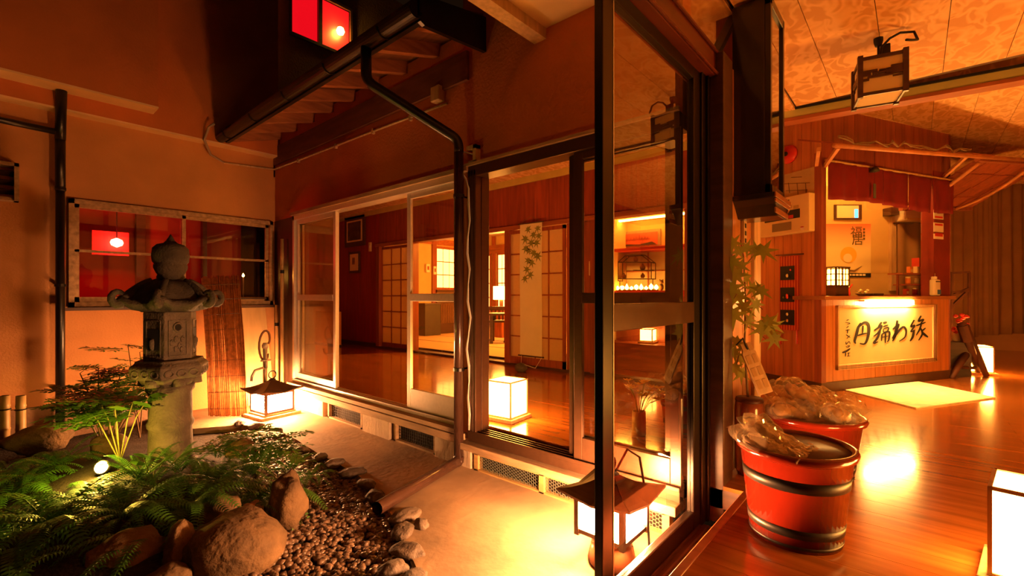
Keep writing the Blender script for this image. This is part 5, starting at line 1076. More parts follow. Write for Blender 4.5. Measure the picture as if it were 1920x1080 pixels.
MB().prism([(cx0 - .02, cz0), (cx1 + .02, cz0), (cx1 + .02, cz0 - .03), (cx1 - .02, cz0 - .06), (cx1 - .08, cz0 - .12), (cx0 + .08, cz0 - .12), (cx0 + .02, cz0 - .06), (cx0 - .02, cz0 - .03)], (0, cy0 - .02, 0), (1, 0, 0), (0, 0, 1), (0, .22, 0)).build('moulded_foot', blackl, wc, bevel=.005)
for k, (ex, z0_, z1_) in enumerate(((.03, -.03, 0), (.0, -.055, -.035), (-.05, -.115, -.085))): MB().box(cx0 - .02, cx1 + ex, cy0 - .03, cy0 - .02, cz0 + z0_, cz0 + z1_).build('front_moulding', mat('red_moulding', (.34, .13, .05), .3, var=.3, coat=.4), wc, bevel=.004)
MB().prism([(0, -.035), (.0, -.035), (.02, -.06), (-.04, -.085)], (cx1 - .02, cy0 - .026, cz0), (1, 0, 0), (0, 0, 1), (0, .18, 0)).build('side_moulding', MATS['red_moulding'], wc)
# ---- pendant lamp
pq = pD(1647, 152, 3.02)
pd = thing('pendant_lantern', 'dark framed square paper pendant lamp with cloud cut-outs', 'pendant lamp', (pq.x, pq.y, pq.z), math.radians(13))
s_, h_ = .114, .228
MB().box(-s_ + .004, s_ - .004, -s_ + .004, s_ - .004, -h_ / 2, h_ / 2 - .01).build('paper_box', mat('pendant_paper', (.92, .82, .55), .8, var=.05, trans=.4), pd, world=False)
for sx in (-1, 1):
    for sy in (-1, 1): MB().box(sx * s_ - .014, sx * s_ + .014, sy * s_ - .014, sy * s_ + .014, -h_ / 2 - .02, h_ / 2 + .02).build('corner_post', darkwood, pd, world=False)
for zz in (-h_ / 2, h_ / 2):
    f2 = MB(); f2.box(-s_, s_, -s_ - .006, -s_ + .004, zz - .01, zz + .01); f2.box(-s_, s_, s_ - .004, s_ + .006, zz - .01, zz + .01); f2.box(-s_ - .006, -s_ + .004, -s_, s_, zz - .01, zz + .01); f2.box(s_ - .004, s_ + .006, -s_, s_, zz - .01, zz + .01); f2.build('rail', darkwood, pd, world=False)
cloud = [(-.13, -.03, .02, .035), (-.13, -.07, .0, .02), (-.06, .02, .005, .018), (-.09, .06, -.016, .0), (.02, .13, -.01, .03), (.05, .13, .03, .045), (.06, .13, -.028, -.018), (-.13, -.08, -.03, -.016), (-.02, .06, .022, .03)]
for ang in range(4):
    f2 = MB()
    for (a, c, e, g_) in [(q_[0] * .85, q_[1] * .85, q_[2], q_[3]) for q_ in cloud]: f2.box(a, c, -s_ - .008, -s_ + .003, e, g_)
    f2.xf(Matrix.Rotation(ang * math.pi / 2, 4, 'Z')).build('cloud_cutout', darkwood, pd, world=False)
dz = CZ - pq.z
MB().tube([(0, 0, h_ / 2), (0, 0, dz - .03)], .007, 8).lathe([(.018, dz - .05), (.026, dz - .02), (.026, dz)], 16).build('mount', ink, pd, world=False)
cw = [(0, 0, h_ / 2), (-.03, 0, h_ / 2 + .02), (-.035, 0, h_ / 2 + .07), (.0, 0, dz - .05), (.05, 0, dz - .025), (.12, 0, dz - .03), (.125, 0, dz - .09), (.07, 0, h_ / 2 + .06), (.02, 0, h_ / 2 + .05)]
MB().tube([Vector((pq.x, pq.y, pq.z + c_)) + RT * a_ - FW * (.03 + .02 * k) for k, (a_, _, c_) in enumerate(cw)], .0075, 8).build('cord', ink, pd, smooth=True)
MB().box(-.02, .02, -.06, -.01, dz - .13, dz - .05).build('adapter', ink, pd, world=False, bevel=.006)
# ---- floor mat
A, B, C_, D_ = pZ(1578, 731, 0), pZ(1718, 767, 0), pZ(1867, 747, 0), pZ(1722, 717, 0)
tag(MB().add([A + Vector((0, 0, .001)), B + Vector((0, 0, .001)), C_ + Vector((0, 0, .001)), D_ + Vector((0, 0, .001)), A + Vector((0, 0, .012)), B + Vector((0, 0, .012)), C_ + Vector((0, 0, .012)), D_ + Vector((0, 0, .012))], [(3, 2, 1, 0), (4, 5, 6, 7), (0, 1, 5, 4), (1, 2, 6, 5), (2, 3, 7, 6), (3, 0, 4, 7)]).build('floor_mat', mat('cream_mat', (.88, .80, .58), .9, var=.2, scale=12, bump=.3, bscale=120), loc=(A + C_) / 2), 'cream floor mat before the shop counter', 'mat')
# ================================================================== SHOP BOOTH
BC = pZ(1540, 736, 0); BR = pZ(1779, 709, 0)
u = (BR - BC); LF = u.length; u.normalize(); v = Vector((-u.y, u.x, 0))        # u along the front, v into the booth
def bp_(a, b_, z): return BC + u * a + v * b_ + Vector((0, 0, z))
def bb(mb, a0, a1, b0, b1, z0, z1):
    return mb.add([bp_(a0, b0, z0), bp_(a1, b0, z0), bp_(a1, b1, z0), bp_(a0, b1, z0), bp_(a0, b0, z1), bp_(a1, b0, z1), bp_(a1, b1, z1), bp_(a0, b1, z1)],
                  [(3, 2, 1, 0), (4, 5, 6, 7), (0, 1, 5, 4), (1, 2, 6, 5), (2, 3, 7, 6), (3, 0, 4, 7)])
def fpt(x, y, off=0.0):
    """a on the front face and height for a view column/row"""
    r = ray(x, y); o = BC - v * off; n = v; t = (o - Vector((0, 0, CAMH))).dot(n) / r.dot(n); p_ = r * t + Vector((0, 0, CAMH)); return (p_ - BC).dot(u), p_.z
def lpt(x, y):
    """distance along the left face and height"""
    r = ray(x, y); t = (BC - Vector((0, 0, CAMH))).dot(u) / r.dot(u); p_ = r * t + Vector((0, 0, CAMH)); return (p_ - BC).dot(v), p_.z
bt = thing('shop_booth', 'timber shop booth with a serving counter and pent roof', 'booth', BC)
ztop = 2.97; zc_ = 1.0
zn1 = fpt(1660, 322)[1]; zn0 = fpt(1660, 385)[1]; LD = 1.3
bb(MB(), .02, .06, .02, LD, .1, ztop).build('left_wall', panelwood, bt)
npn = 12
for k in range(npn):
    a0, a1 = LD * k / npn, LD * (k + 1) / npn; bb(MB(), 0, .02, a0 + .002, a1 - .002, .1, ztop).build('wall_board', panelwood, bt)
bb(MB(), .02, LF, .02, .05, .1, zc_ - .04).build('front_wall', panelwood, bt)
nf = 13
for k in range(nf): bb(MB(), LF * k / nf + .002, LF * (k + 1) / nf - .002, 0, .02, .1, zc_ - .04).build('front_board', panelwood, bt)
bb(MB(), -.01, LF + .01, -.01, .06, 0, .10).build('plinth', mat('dark_plinth', (.09, .05, .03), .5, var=.2), bt); bb(MB(), -.01, .06, .06, LD, 0, .10).build('plinth', MATS['dark_plinth'], bt)
nfz = 13
for k in range(nfz): bb(MB(), LF * k / nfz + .002, LF * (k + 1) / nfz - .002, 0, .03, zn1, ztop).build('fascia_board', redwood, bt)
bb(MB(), .02, LF, .03, .06, zn1, ztop).build('fascia', redwood, bt)
bb(MB(), -.02, .05, -.015, .06, .1, zn1 + .1).build('corner_post', redwood, bt)
a_r = fpt(1749, 480)[0]
bb(MB(), a_r, LF, -.01, .12, zc_, zn1 + .1).build('right_post', mat('deep_red_post', (.20, .02, .015), .4, var=.2), bt)
DK = 6.3
def kq(x, d, z): p_ = pD(x, HOR, d); return Vector((p_.x, p_.y, z))
def kbox(mb, x0, x1, d0, d1, z0, z1):
    l0, l1 = (x0 - 960) / FPX * DK, (x1 - 960) / FPX * DK
    c = [FW * d + RT * l for d, l in ((d0, l0), (d0, l1), (d1, l1), (d1, l0))]
    return mb.add([p_ + Vector((0, 0, z)) for z in (z0, z1) for p_ in c], [(3, 2, 1, 0), (4, 5, 6, 7), (0, 1, 5, 4), (1, 2, 6, 5), (2, 3, 7, 6), (3, 0, 4, 7)])
pe = kq(1772, DK, 0)
MB().bar(Vector((BR.x, BR.y, 1.53)), Vector((pe.x, pe.y, 1.53)), .03, 2.86).build('right_wall', redwood, bt)
bb(MB(), -.03, LF + .03, -.06, .30, zc_ - .04, zc_).build('counter_top', mat('counter_brown', (.35, .15, .06), .3, var=.2, coat=.3), bt, bevel=.004)
kbox(MB(), 1520, 1772, DK, DK + .05, 0, ztop).build('back_wall', mat('booth_plaster', (.68, .46, .17), .85, var=.08, scale=3), bt)
MB().prism([(BC.x, BC.y), (BR.x, BR.y), (pe.x, pe.y), tuple(kq(1520, DK, 0).xy)], (0, 0, ztop), (1, 0, 0), (0, 1, 0), (0, 0, .008)).build('roof_board', palewood, bt)
bb(MB(), .06, LF - .02, .05, .5, .0, .02).build('booth_floor', darkwood, bt)
bb(MB(), .05, a_r, .05, .056, zc_ + .25, zn0 + .15).build('acrylic_screen', glass, bt)
# fluorescent tube under the counter and its fitting
a0, a1 = fpt(1617, 556)[0], fpt(1700, 556)[0]
tl = thing('counter_light', 'glowing tube light under the counter edge above the calligraphy', 'light', bp_((a0 + a1) / 2, -.05, zc_ - .08))
bb(MB(), a0 - .05, a1 + .05, -.05, -.0, zc_ - .062, zc_ - .042).build('fitting', white, tl); bb(MB(), a0, a1, -.075, -.02, zc_ - .10, zc_ - .062).build('tube', emat('counter_tube_glow', (1, .46, .10), 190), tl)
# framed calligraphy
pa0, pz1 = fpt(1566, 562); pa1 = fpt(1753, 562)[0]; pz0 = fpt(1566, 694)[1]; pz1 = .90; pz0 = max(pz0, .16)
cf = thing('calligraphy_frame', 'framed ink calligraphy on cream paper on the counter front', 'calligraphy', bp_((pa0 + pa1) / 2, -.03, pz0))
w_ = .055
f2 = MB(); bb(f2, pa0, pa1, -.03, 0, pz0, pz0 + w_); bb(f2, pa0, pa1, -.03, 0, pz1 - w_ * .5, pz1); bb(f2, pa0, pa0 + .02, -.03, 0, pz0, pz1); bb(f2, pa1 - w_ * 1.6, pa1, -.03, 0, pz0, pz1)
f2.build('frame', palewood, cf, bevel=.004)
for k in (1, 2): f3 = MB(); bb(f3, pa0, pa1 - .02 * k, -.034, -.03, pz0 + .018 * k - .004, pz0 + .018 * k); bb(f3, pa1 - .03 * k - .004, pa1 - .03 * k, -.034, -.03, pz0 + .018 * k, pz1); f3.build('frame_groove', darkwood, cf)
bb(MB(), pa0 + .015, pa1 - w_ * 1.5, -.016, -.004, pz0 + w_, pz1 - .02).build('paper', mat('calligraphy_paper', (.82, .68, .36), .75, var=.10, scale=2.5, bump=.15, bscale=4), cf)
pl0, pl1, pzb, pzt = pa0 + .015, pa1 - w_ * 1.5, pz0 + w_, pz1 - .02
def ink_map(x, y): return bp_(pl0 + (pl1 - pl0) * (x - 525) / 640, -.018, pzt - (pzt - pzb) * (y - 238) / 405)
strokes = {
 'kanji_circle': [([(668, 352), (650, 385), (640, 430), (628, 480), (634, 500)], 11), ([(652, 380), (688, 350), (712, 362), (718, 410), (708, 470), (690, 505), (660, 500)], 12), ([(680, 372), (677, 430)], 7), ([(646, 442), (680, 432), (708, 428)], 7)],
 'kanji_fortune': [([(802, 350), (778, 388)], 9), ([(753, 410), (802, 378), (780, 425), (748, 455)], 9), ([(792, 412), (776, 462), (750, 503), (778, 495)], 10), ([(812, 358), (838, 352)], 10), ([(812, 385), (846, 374)], 6), ([(814, 402), (846, 393), (842, 418), (815, 425), (814, 402)], 6), ([(804, 440), (852, 425), (850, 482), (838, 500)], 8), ([(804, 440), (800, 492)], 7), ([(828, 430), (826, 508)], 7), ([(806, 464), (848, 456)], 5)],
 'kana_wa': [([(908, 342), (902, 400), (892, 460), (876, 497)], 12), ([(878, 408), (918, 372), (897, 432), (878, 478), (915, 425), (950, 393), (970, 420), (962, 470), (922, 500)], 10)],
 'kanji_bond': [([(1028, 343), (1004, 392), (1032, 386), (1004, 432), (1036, 420)], 8), ([(1026, 420), (1018, 470), (998, 505)], 11), ([(1078, 312), (1060, 352), (1096, 342), (1070, 378)], 9), ([(1042, 388), (1112, 364)], 8), ([(1080, 376), (1066, 420), (1042, 462)], 8), ([(1075, 410), (1088, 452), (1060, 503)], 9), ([(1085, 430), (1112, 408)], 7), ([(1084, 440), (1106, 462), (1130, 482)], 11)],
 'signature_column': [([(578, 330), (592, 326)], 4), ([(570, 345), (598, 352), (580, 362)], 3), ([(590, 372), (576, 386)], 3), ([(572, 402), (598, 398)], 4), ([(585, 395), (582, 425)], 4), ([(575, 432), (600, 455)], 4), ([(598, 440), (578, 462)], 3), ([(574, 482), (576, 500), (592, 482), (600, 500)], 3), ([(578, 515), (596, 512), (584, 524), (572, 515)], 3), ([(552, 558), (578, 548), (600, 532)], 9), ([(572, 560), (570, 588)], 4), ([(582, 565), (600, 562)], 3), ([(590, 560), (588, 588)], 3), ([(580, 586), (600, 584)], 3)]}
for nm, sts in strokes.items():
    mb = MB()
    for pts, wd in sts:
        P_ = [Vector((x, y, 0)) for x, y in pts]; sm = []
        for i in range(len(P_) - 1):                      # Catmull-Rom
            p0, p1, p2, p3 = P_[max(i - 1, 0)], P_[i], P_[i + 1], P_[min(i + 2, len(P_) - 1)]
            for k in range(6): t = k / 6; sm.append(.5 * ((2 * p1) + (p2 - p0) * t + (2 * p0 - 5 * p1 + 4 * p2 - p3) * t * t + (3 * p1 - p0 - 3 * p2 + p3) * t ** 3))
        sm.append(P_[-1]); n = len(sm); L = []; R_ = []
        for i, p_ in enumerate(sm):
            d = (sm[min(i + 1, n - 1)] - sm[max(i - 1, 0)]).normalized(); nn = Vector((-d.y, d.x, 0)); t = i / (n - 1); ww = wd * .78 * (.55 + .6 * math.sin(math.pi * (t * .85 + .1)) - .25 * t)
            L.append(ink_map(*(p_ + nn * ww).xy)); R_.append(ink_map(*(p_ - nn * ww).xy))
        k0 = len(mb.v); mb.add(L + R_, [(i, i + 1, n + i + 1, n + i) for i in range(n - 1)])
    mb.build(nm, ink, cf, solid=.0015)
# ---- noren curtain
nr = thing('noren_curtain', 'dark red split curtain hanging over the counter', 'curtain', bp_(LF / 2, -.04, zn0))
an0, an1 = .03, LF + .02
for k in range(5):
    a0 = an0 + (an1 - an0) * k / 5 + .006; a1 = an0 + (an1 - an0) * (k + 1) / 5 - .006
    MB().grid(lambda s_, t: bp_(a0 + (a1 - a0) * s_, -.045 + .016 * math.sin(s_ * 11 + k) * (1 - t * .7), zn0 - .02 + .02 * math.sin(k * 1.3 + s_) + (zn1 - zn0 + .03) * t), 20, 8).build('panel', noren_m, nr, smooth=True, solid=.003)
MB().tube([bp_(an0 - .03, -.045, zn1 + .005), bp_(an1 + .03, -.045, zn1 + .005)], .012, 8).build('rod', bamboo, nr)
q0, q1 = fpt(1638, 317, .08), fpt(1638, 345, .08)
wc_ = thing('wind_chime', 'small dark bell wind chime hanging in front of the red curtain', 'wind chime', bp_(q1[0], -.09, q1[1] - .15))
MB().lathe([(.045, 0), (.043, .02), (.025, .045), (.004, .05)], 14, bp_(q0[0], -.09, q0[1] - .03)).build('bell', mat('iron_green', (.05, .05, .03), .4, metal=.5), wc_, smooth=True); MB().tube([bp_(q0[0], -.09, q0[1] + .02), bp_(q0[0], -.09, q0[1] + .18)], .002, 4).build('string', ink, wc_)
bb(MB(), q0[0] - .022, q0[0] + .022, -.092, -.089, fpt(1638, 372, .08)[1], fpt(1638, 345, .08)[1]).build('paper_strip', mat('teal_strip', (.08, .09, .07), .8), wc_); MB().tube([bp_(q0[0], -.09, q0[1] - .03), bp_(q0[0], -.09, fpt(1638, 345, .08)[1])], .002, 4).build('string', ink, wc_)
# ---- pent roof of the booth
(aL, zL), (aR, zR) = fpt(1545, 268, .36), fpt(1800, 288, .36)
def zee(a): return zL + (zR - zL) * (a - aL) / (aR - aL)
zw = fpt(1660, 256)[1]
rf2 = thing('booth_awning', 'shingled pent roof projecting over the booth counter', 'awning', bp_(LF / 2, -.2, zn1))
EA = -.36; a_l, a_e = -.35, LF + .15
ns = 18
for k in range(ns):
    a0 = a_l + (a_e - a_l) * k / ns; a1 = a_l + (a_e - a_l) * (k + 1) / ns - .006
    MB().add([bp_(a0, EA, zee(a0)), bp_(a1, EA, zee(a1)), bp_(a1, 0, zee(a1) + .14), bp_(a0, 0, zee(a0) + .14), bp_(a0, EA, zee(a0) + .018), bp_(a1, EA, zee(a1) + .018), bp_(a1, 0, zee(a1) + .158), bp_(a0, 0, zee(a0) + .158)], [(3, 2, 1, 0), (4, 5, 6, 7), (0, 1, 5, 4), (1, 2, 6, 5), (2, 3, 7, 6), (3, 0, 4, 7)]).build('shingle', redwood, rf2)
MB().tube([bp_(a_l, EA, zee(a_l) - .015), bp_(a_e * .5, EA, zee(a_e * .5) - .02), bp_(a_e + 1.3, EA, zee(a_e + 1.3) - .015)], .022, 10).build('edge_pole', mat('peeled_pole', (.50, .20, .07), .5, var=.3), rf2, smooth=True)
tw = MB(); rt_ = random.Random(8)
pts = [bp_(a_l + (a_e * .75 - a_l) * k / 24, EA - .03 + rt_.uniform(-.02, .02), zee(a_l + (a_e * .75 - a_l) * k / 24) + .02 + rt_.uniform(-.02, .03)) for k in range(25)]
tw.tube(pts, .008, 5).build('dry_vine', stemm, rf2)
tw = MB(); tw.tube([p_ + Vector((0, 0, rt_.uniform(-.03, .03))) for p_ in pts], .006, 5).build('dry_vine', stemm, rf2)
for (xa_, ya_, xb3, yb3) in ((1572, 276, 1547, 311), (1535, 280, 1531, 309), (1812, 293, 1770, 331)):
    A_ = fpt(xa_, ya_, .34); B_ = fpt(xb3, yb3, .02); MB().bar(bp_(A_[0], -.34, A_[1]), bp_(B_[0], -.02, B_[1]), .03, .035).build('brace', mat('brace_wood', (.55, .24, .08), .5, var=.3), rf2)
# side slope of shingles beyond the right end
r0, r1 = LF - .1, LF + 1.5
sr = thing('side_awning', 'sloping red shingle roof to the right of the booth', 'awning', bp_(LF + .6, .2, 2.0))
def sl(s_, t): # s along u, t across slope
    return bp_(r0 + (r1 - r0) * s_, EA + .05 + .75 * t, zee(r0 + (r1 - r0) * s_) - .03 - .40 * t)
for i in range(6):
    for j in range(4):
        A_, B_, C2, D2 = sl(i / 6 + .004, j / 4), sl((i + 1) / 6 - .004, j / 4), sl((i + 1) / 6 - .004, (j + 1) / 4 + .03), sl(i / 6 + .004, (j + 1) / 4 + .03)
        off = Vector((0, 0, -.012 * (j % 2) - .006 * (i % 2)))
        MB().add([p_ + off for p_ in (A_, B_, C2, D2)] + [p_ + off + Vector((0, 0, .016)) for p_ in (A_, B_, C2, D2)], [(3, 2, 1, 0), (4, 5, 6, 7), (0, 1, 5, 4), (1, 2, 6, 5), (2, 3, 7, 6), (3, 0, 4, 7)]).build('shingle', redwood, sr)
for s_ in (.02, .75): MB().tube([sl(s_, t / 6) + Vector((0, 0, -.04 - .06 * math.sin(t / 6 * 3.14))) for t in range(7)], .022, 8).build('rib', MATS['brace_wood'], sr, smooth=True)
MB().bar(sl(0, 1.02) + Vector((0, 0, -.03)), sl(1, 1.02) + Vector((0, 0, -.03)), .05, .04).build('lower_batten', redwood_y, sr); MB().bar(sl(0, 0), sl(1, 0), .05, .05).build('upper_batten', redwood_y, sr)
# ---- things on the left face: alarm panel, map, bell, tapestry
def lface(mb, x0, x1, y0, y1, t0, t1):
    a0, z0_ = lpt(x0, y1); a1, _ = lpt(x1, y1); zz1 = lpt((x0 + x1) / 2, y0)[1]; zz0 = lpt((x0 + x1) / 2, y1)[1]
    return bb(mb, -t1, -t0, min(a0, a1), max(a0, a1), zz0, zz1)
def lp(x, y, off): a, z = lpt(x, y); return bp_(-off, a, z)
mp_ = thing('evacuation_map', 'faded yellow wall map above the alarm panel', 'map', lp(1495, 375, 0))
lface(MB(), 1456, 1531, 322, 374, 0.002, .012).build('sheet', mat('map_paper', (.62, .48, .22), .8, var=.2, scale=5), mp_)
ml = MB()
for (a, b_, c, d) in ((1470, 345, 1520, 343), (1475, 358, 1515, 356), (1480, 343, 1482, 362), (1496, 343, 1498, 366), (1512, 343, 1513, 362), (1485, 333, 1505, 332)): ml.bar(lp(a, b_, .014), lp(c, d, .014), .003, .006)
ml.build('plan_lines', stemm, mp_)
ap = thing('alarm_panel', 'cream fire alarm panel with a small red light', 'alarm panel', lp(1482, 440, 0))
lface(MB(), 1433, 1530, 372, 440, .0, .10).build('case', cream, ap, bevel=.008)
lface(MB(), 1446, 1512, 398, 414, .10, .104).build('display', ink, ap); lface(MB(), 1460, 1496, 419, 434, .10, .104).build('speaker_grille', mat('grille', (.22, .17, .08), .6), ap)
lface(MB(), 1448, 1458, 401, 411, .104, .107).build('dial', white, ap); lface(MB(), 1466, 1470, 402, 406, .104, .108).build('red_light', bulb_r, ap); lface(MB(), 1484, 1500, 405, 411, .104, .106).build('red_digits', redpaint, ap)
for k in range(5): lface(MB(), 1448 + k * 13, 1458 + k * 13, 386, 392, .10, .102).build('button_outline', mat('dull_gold', (.50, .38, .16), .6), ap)
lface(MB(), 1468, 1492, 378, 382, .10, .102).build('name_plate', ink, ap)
c_ = lp(1517, 429, .103); MB().lathe([(.022, 0), (.022, .004)], 16).xf(frame(c_, v, (0, 0, 1))).build('round_sticker', white, ap)
c_ = lp(1517, 427, .107); MB().box(-.016, .016, -.002, .008, -.001, .001).xf(frame(c_, v, (0, 0, 1))).build('sticker_band', redpaint, ap)
c_ = lp(1480, 290, .0)
fbell = thing('fire_bell', 'round red fire alarm bell high on the booth wall', 'alarm bell', c_)
MB().lathe([(.10, 0), (.10, .02), (.085, .04), (.03, .055), (.002, .057)], 24).xf(frame(c_, -v, (0, 0, 1))).build('dome', redpaint, fbell, smooth=True); MB().lathe([(.025, .05), (.025, .065)], 12).xf(frame(c_, -v, (0, 0, 1))).build('boss', ink, fbell)
tp_ = thing('doll_tapestry', 'narrow red striped hanging with three embroidered black squares', 'wall hanging', lp(1482, 620, 0))
lface(MB(), 1463, 1499, 480, 619, .004, .010).build('cloth', mat('red_stripe', (.50, .05, .03), .85, var=.2), tp_)
for k in range(7): x = 1465.5 + k * 5; lface(MB(), x, x + 1.6, 480, 619, .010, .0115).build('stripe', mat('stripe_orange', (.75, .22, .06), .85), tp_)
MB().tube([lp(1456, 479, .012), lp(1508, 476, .012)], .006, 8).build('rod', darkwood, tp_)
for x in (1464, 1495): MB().tube([lp(x, 619, .008), lp(x, 645, .008)], [.008, .012], 6).build('tassel', redpaint, tp_)
pink = mat('pink_flower', (.75, .08, .08), .7); ivory = mat('ivory', (.80, .70, .45), .7)
for k, (y0, y1) in enumerate(((499, 525), (539, 566), (581, 609))):
    sq_ = lface(MB(), 1465, 1491, y0, y1, .0115, .016).build('black_square', ink, tp_)
    ym = (y0 + y1) / 2
    if k == 0: blob(.035, .012, .022, 1, 2, .2).xf(Matrix.Translation(lp(1478, ym + 5, .018))).build('embroidery', ivory, sq_, smooth=True); blob(.012, .01, .012, 2, 1, .2).xf(Matrix.Translation(lp(1484, ym - 6, .018))).build('embroidery', pink, sq_)
    elif k == 1: blob(.033, .014, .030, 3, 2, .3).xf(Matrix.Translation(lp(1478, ym + 3, .018))).build('embroidery', pink, sq_, smooth=True); blob(.02, .01, .012, 4, 1, .3).xf(Matrix.Translation(lp(1471, ym + 5, .018))).build('embroidery', olive, sq_)
    else: blob(.022, .012, .018, 5, 2, .2).xf(Matrix.Translation(lp(1478, ym - 6, .018))).build('embroidery', ivory, sq_, smooth=True); blob(.04, .012, .018, 6, 2, .2).xf(Matrix.Translation(lp(1478, ym + 6, .018))).build('embroidery', crk, sq_, smooth=True)
# ---- inside the booth: poster, air conditioner, notice
def ky(x, y, off=.012): return kq(x, DK - off, 1 + (HOR - y) / FPX * DK)
def kface(mb, x0, x1, y0, y1, t0, t1): return kbox(mb, x0, x1, DK - t1, DK - t0, 1 + (HOR - y1) / FPX * DK, 1 + (HOR - y0) / FPX * DK)
po = thing('wall_poster', 'tall cream poster with an orange top and yellow moon inside the booth', 'poster', ky(1590, 520))
def postermat():
    m = bpy.data.materials.new('poster_print'); m.use_nodes = True; nt = m.node_tree; b = nt.nodes['Principled BSDF']; b.inputs['Roughness'].default_value = .7
    tc = nt.nodes.new('ShaderNodeTexCoord'); sp_ = nt.nodes.new('ShaderNodeSeparateXYZ'); nt.links.new(tc.outputs['Generated'], sp_.inputs[0]); r = nt.nodes.new('ShaderNodeValToRGB'); e = r.color_ramp.elements
    e[0].position = .5; e[0].color = (.85, .70, .36, 1); e[1].position = 1; e[1].color = (.80, .16, .06, 1); nt.links.new(sp_.outputs['Z'], r.inputs[0]); nt.links.new(r.outputs[0], b.inputs['Base Color']); return m
kface(MB(), 1548, 1632, 420, 512, .002, .008).build('sheet', postermat(), po); kface(MB(), 1548, 1632, 512, 520, .002, .009).build('footer_band', ink, po)
MB().lathe([(.001, 0), (.11, 0), (.11, .002)], 28).xf(frame(ky(1591, 478), RT, (0, 0, 1))).build('moon', mat('moon_yellow', (.85, .50, .04), .7), po)
MB().lathe([(.001, 0.003), (.06, 0.003), (.06, .005)], 24).xf(frame(ky(1589, 484), RT, (0, 0, 1))).build('mount_shape', ivory, po)
MB().tube([ky(1579, 500), ky(1590, 507), ky(1602, 508), ky(1616, 499)], [.003, .014, .014, .003], 6).build('boat_shape', stemm, po)
text('福', .17, mat('poster_ink', (.10, .07, .03), .8), 'poster_glyph', po, frame(ky(1606, 437), RT, (0, 0, 1))); text('居', .16, MATS['poster_ink'], 'poster_glyph', po, frame(ky(1608, 451), RT, (0, 0, 1)))
for k in range(5): MB().box(-.018, .018, -.012, .012, 0, .003).xf(frame(ky(1594 + k * 6.5, 515.5), RT, (0, 0, 1))).build('footer_glyph', ivory, po)
for k in range(4): MB().box(-.012, .012, -.014, .014, 0, .003).xf(frame(ky(1620, 430 + k * 6), RT, (0, 0, 1))).build('small_glyph', MATS['poster_ink'], po)
nb = thing('notice_frame', 'dim framed notice at the top of the booth back wall', 'notice', ky(1588, 412)); kface(MB(), 1563, 1614, 384, 412, .002, .02).build('frame', darkwood, nb); kface(MB(), 1567, 1608, 386, 409, .02, .022).build('sheet', paper, nb)
kface(MB(), 1600, 1606, 393, 409, .024, .03).build('blue_reflection', emat('blue_reflection_glow', (.15, .55, 1.0), 1.3), nb)  # emissive patch standing in for a blue reflection in the acrylic screen
ac = thing('air_conditioner', 'white air conditioner high inside the booth', 'air conditioner', ky(1708, 418, .1)); kface(MB(), 1672, 1742, 388, 418, .0, .22).build('body', white, ac, bevel=.02); kface(MB(), 1674, 1740, 414, 418, .22, .228).build('air_flap', cream, ac)
kface(MB(), 1655, 1670, 392, 406, 0, .14).build('control_box', darkwood, ac)
dkp = thing('kitchen_doorway', 'brown doorway curtain at the back of the booth', 'curtain', kq(1710, DK - .05, .0)); kz = 1 + (HOR - 420) / FPX * DK
MB().grid(lambda s_, t: kq(1676 + 69 * s_, DK, .03 + (kz - .03) * t) - FW * (.06 + .02 * math.sin(s_ * 16)), 24, 2).build('cloth', linen, dkp, smooth=True, solid=.003); MB().tube([kq(1676, DK - .06, kz), kq(1745, DK - .06, kz)], .012, 8).build('rod', darkwood, dkp)
kface(MB(), 1666, 1675, 408, 545, .0, .05).build('door_frame', palewood, dkp)
# booth ceiling spot
lq_ = kq(1640, 5.55, 0)
bl_ = thing('booth_ceiling_light', 'round ceiling light inside the booth above the red curtain', 'ceiling light', (lq_.x, lq_.y, ztop - .12))
MB().lathe([(.002, -.10), (.12, -.09), (.16, -.04), (.16, -.005)], 24, (lq_.x, lq_.y, ztop)).build('diffuser', emat('booth_light_glow', (1, .44, .07), 75), bl_, smooth=True); MB().lathe([(.17, -.02), (.17, -.002)], 24, (lq_.x, lq_.y, ztop)).build('rim', darkwood, bl_)
# ---- things on the counter
def on_counter(x, off): a = fpt(x, 548, off)[0]; return a, -off
a0, b0 = fpt(1561, 548, -.14)[0], .14
cl2 = thing('counter_lantern', 'small square lattice lantern glowing on the booth counter', 'lantern', bp_(a0, b0, zc_)); s_ = .105
bb(MB(), a0 - s_, a0 + s_, b0 - s_, b0 + s_, zc_, zc_ + .11).build('base', darkwood, cl2, bevel=.004); bb(MB(), a0 - s_ + .008, a0 + s_ - .008, b0 - s_ + .008, b0 + s_ - .008, zc_ + .12, zc_ + .29).build('paper_shade', emat('counter_lantern_glow', (1, .36, .04), 20), cl2)
g2 = MB()
for k in range(5):
    t = -s_ + 2 * s_ * k / 4; wv_ = .010 if k in (0, 4, 2) else .004
    bb(g2, a0 + t - wv_, a0 + t + wv_, b0 - s_ - .004, b0 - s_ + .006, zc_ + .11, zc_ + .30); bb(g2, a0 - s_ - .004, a0 - s_ + .006, b0 + t - wv_, b0 + t + wv_, zc_ + .11, zc_ + .30)
for zz in (.112, .17, .235, .292): bb(g2, a0 - s_, a0 + s_, b0 - s_ - .004, b0 - s_ + .006, zc_ + zz - .004, zc_ + zz + .006); bb(g2, a0 - s_ - .004, a0 - s_ + .006, b0 - s_, b0 + s_, zc_ + zz - .004, zc_ + zz + .006)
g2.build('lattice', darkwood, cl2); bb(MB(), a0 - s_ - .01, a0 + s_ + .01, b0 - s_ - .01, b0 + s_ + .01, zc_ + .30, zc_ + .315).build('lid', darkwood, cl2)
a0 = fpt(1588, 548, -.15)[0]
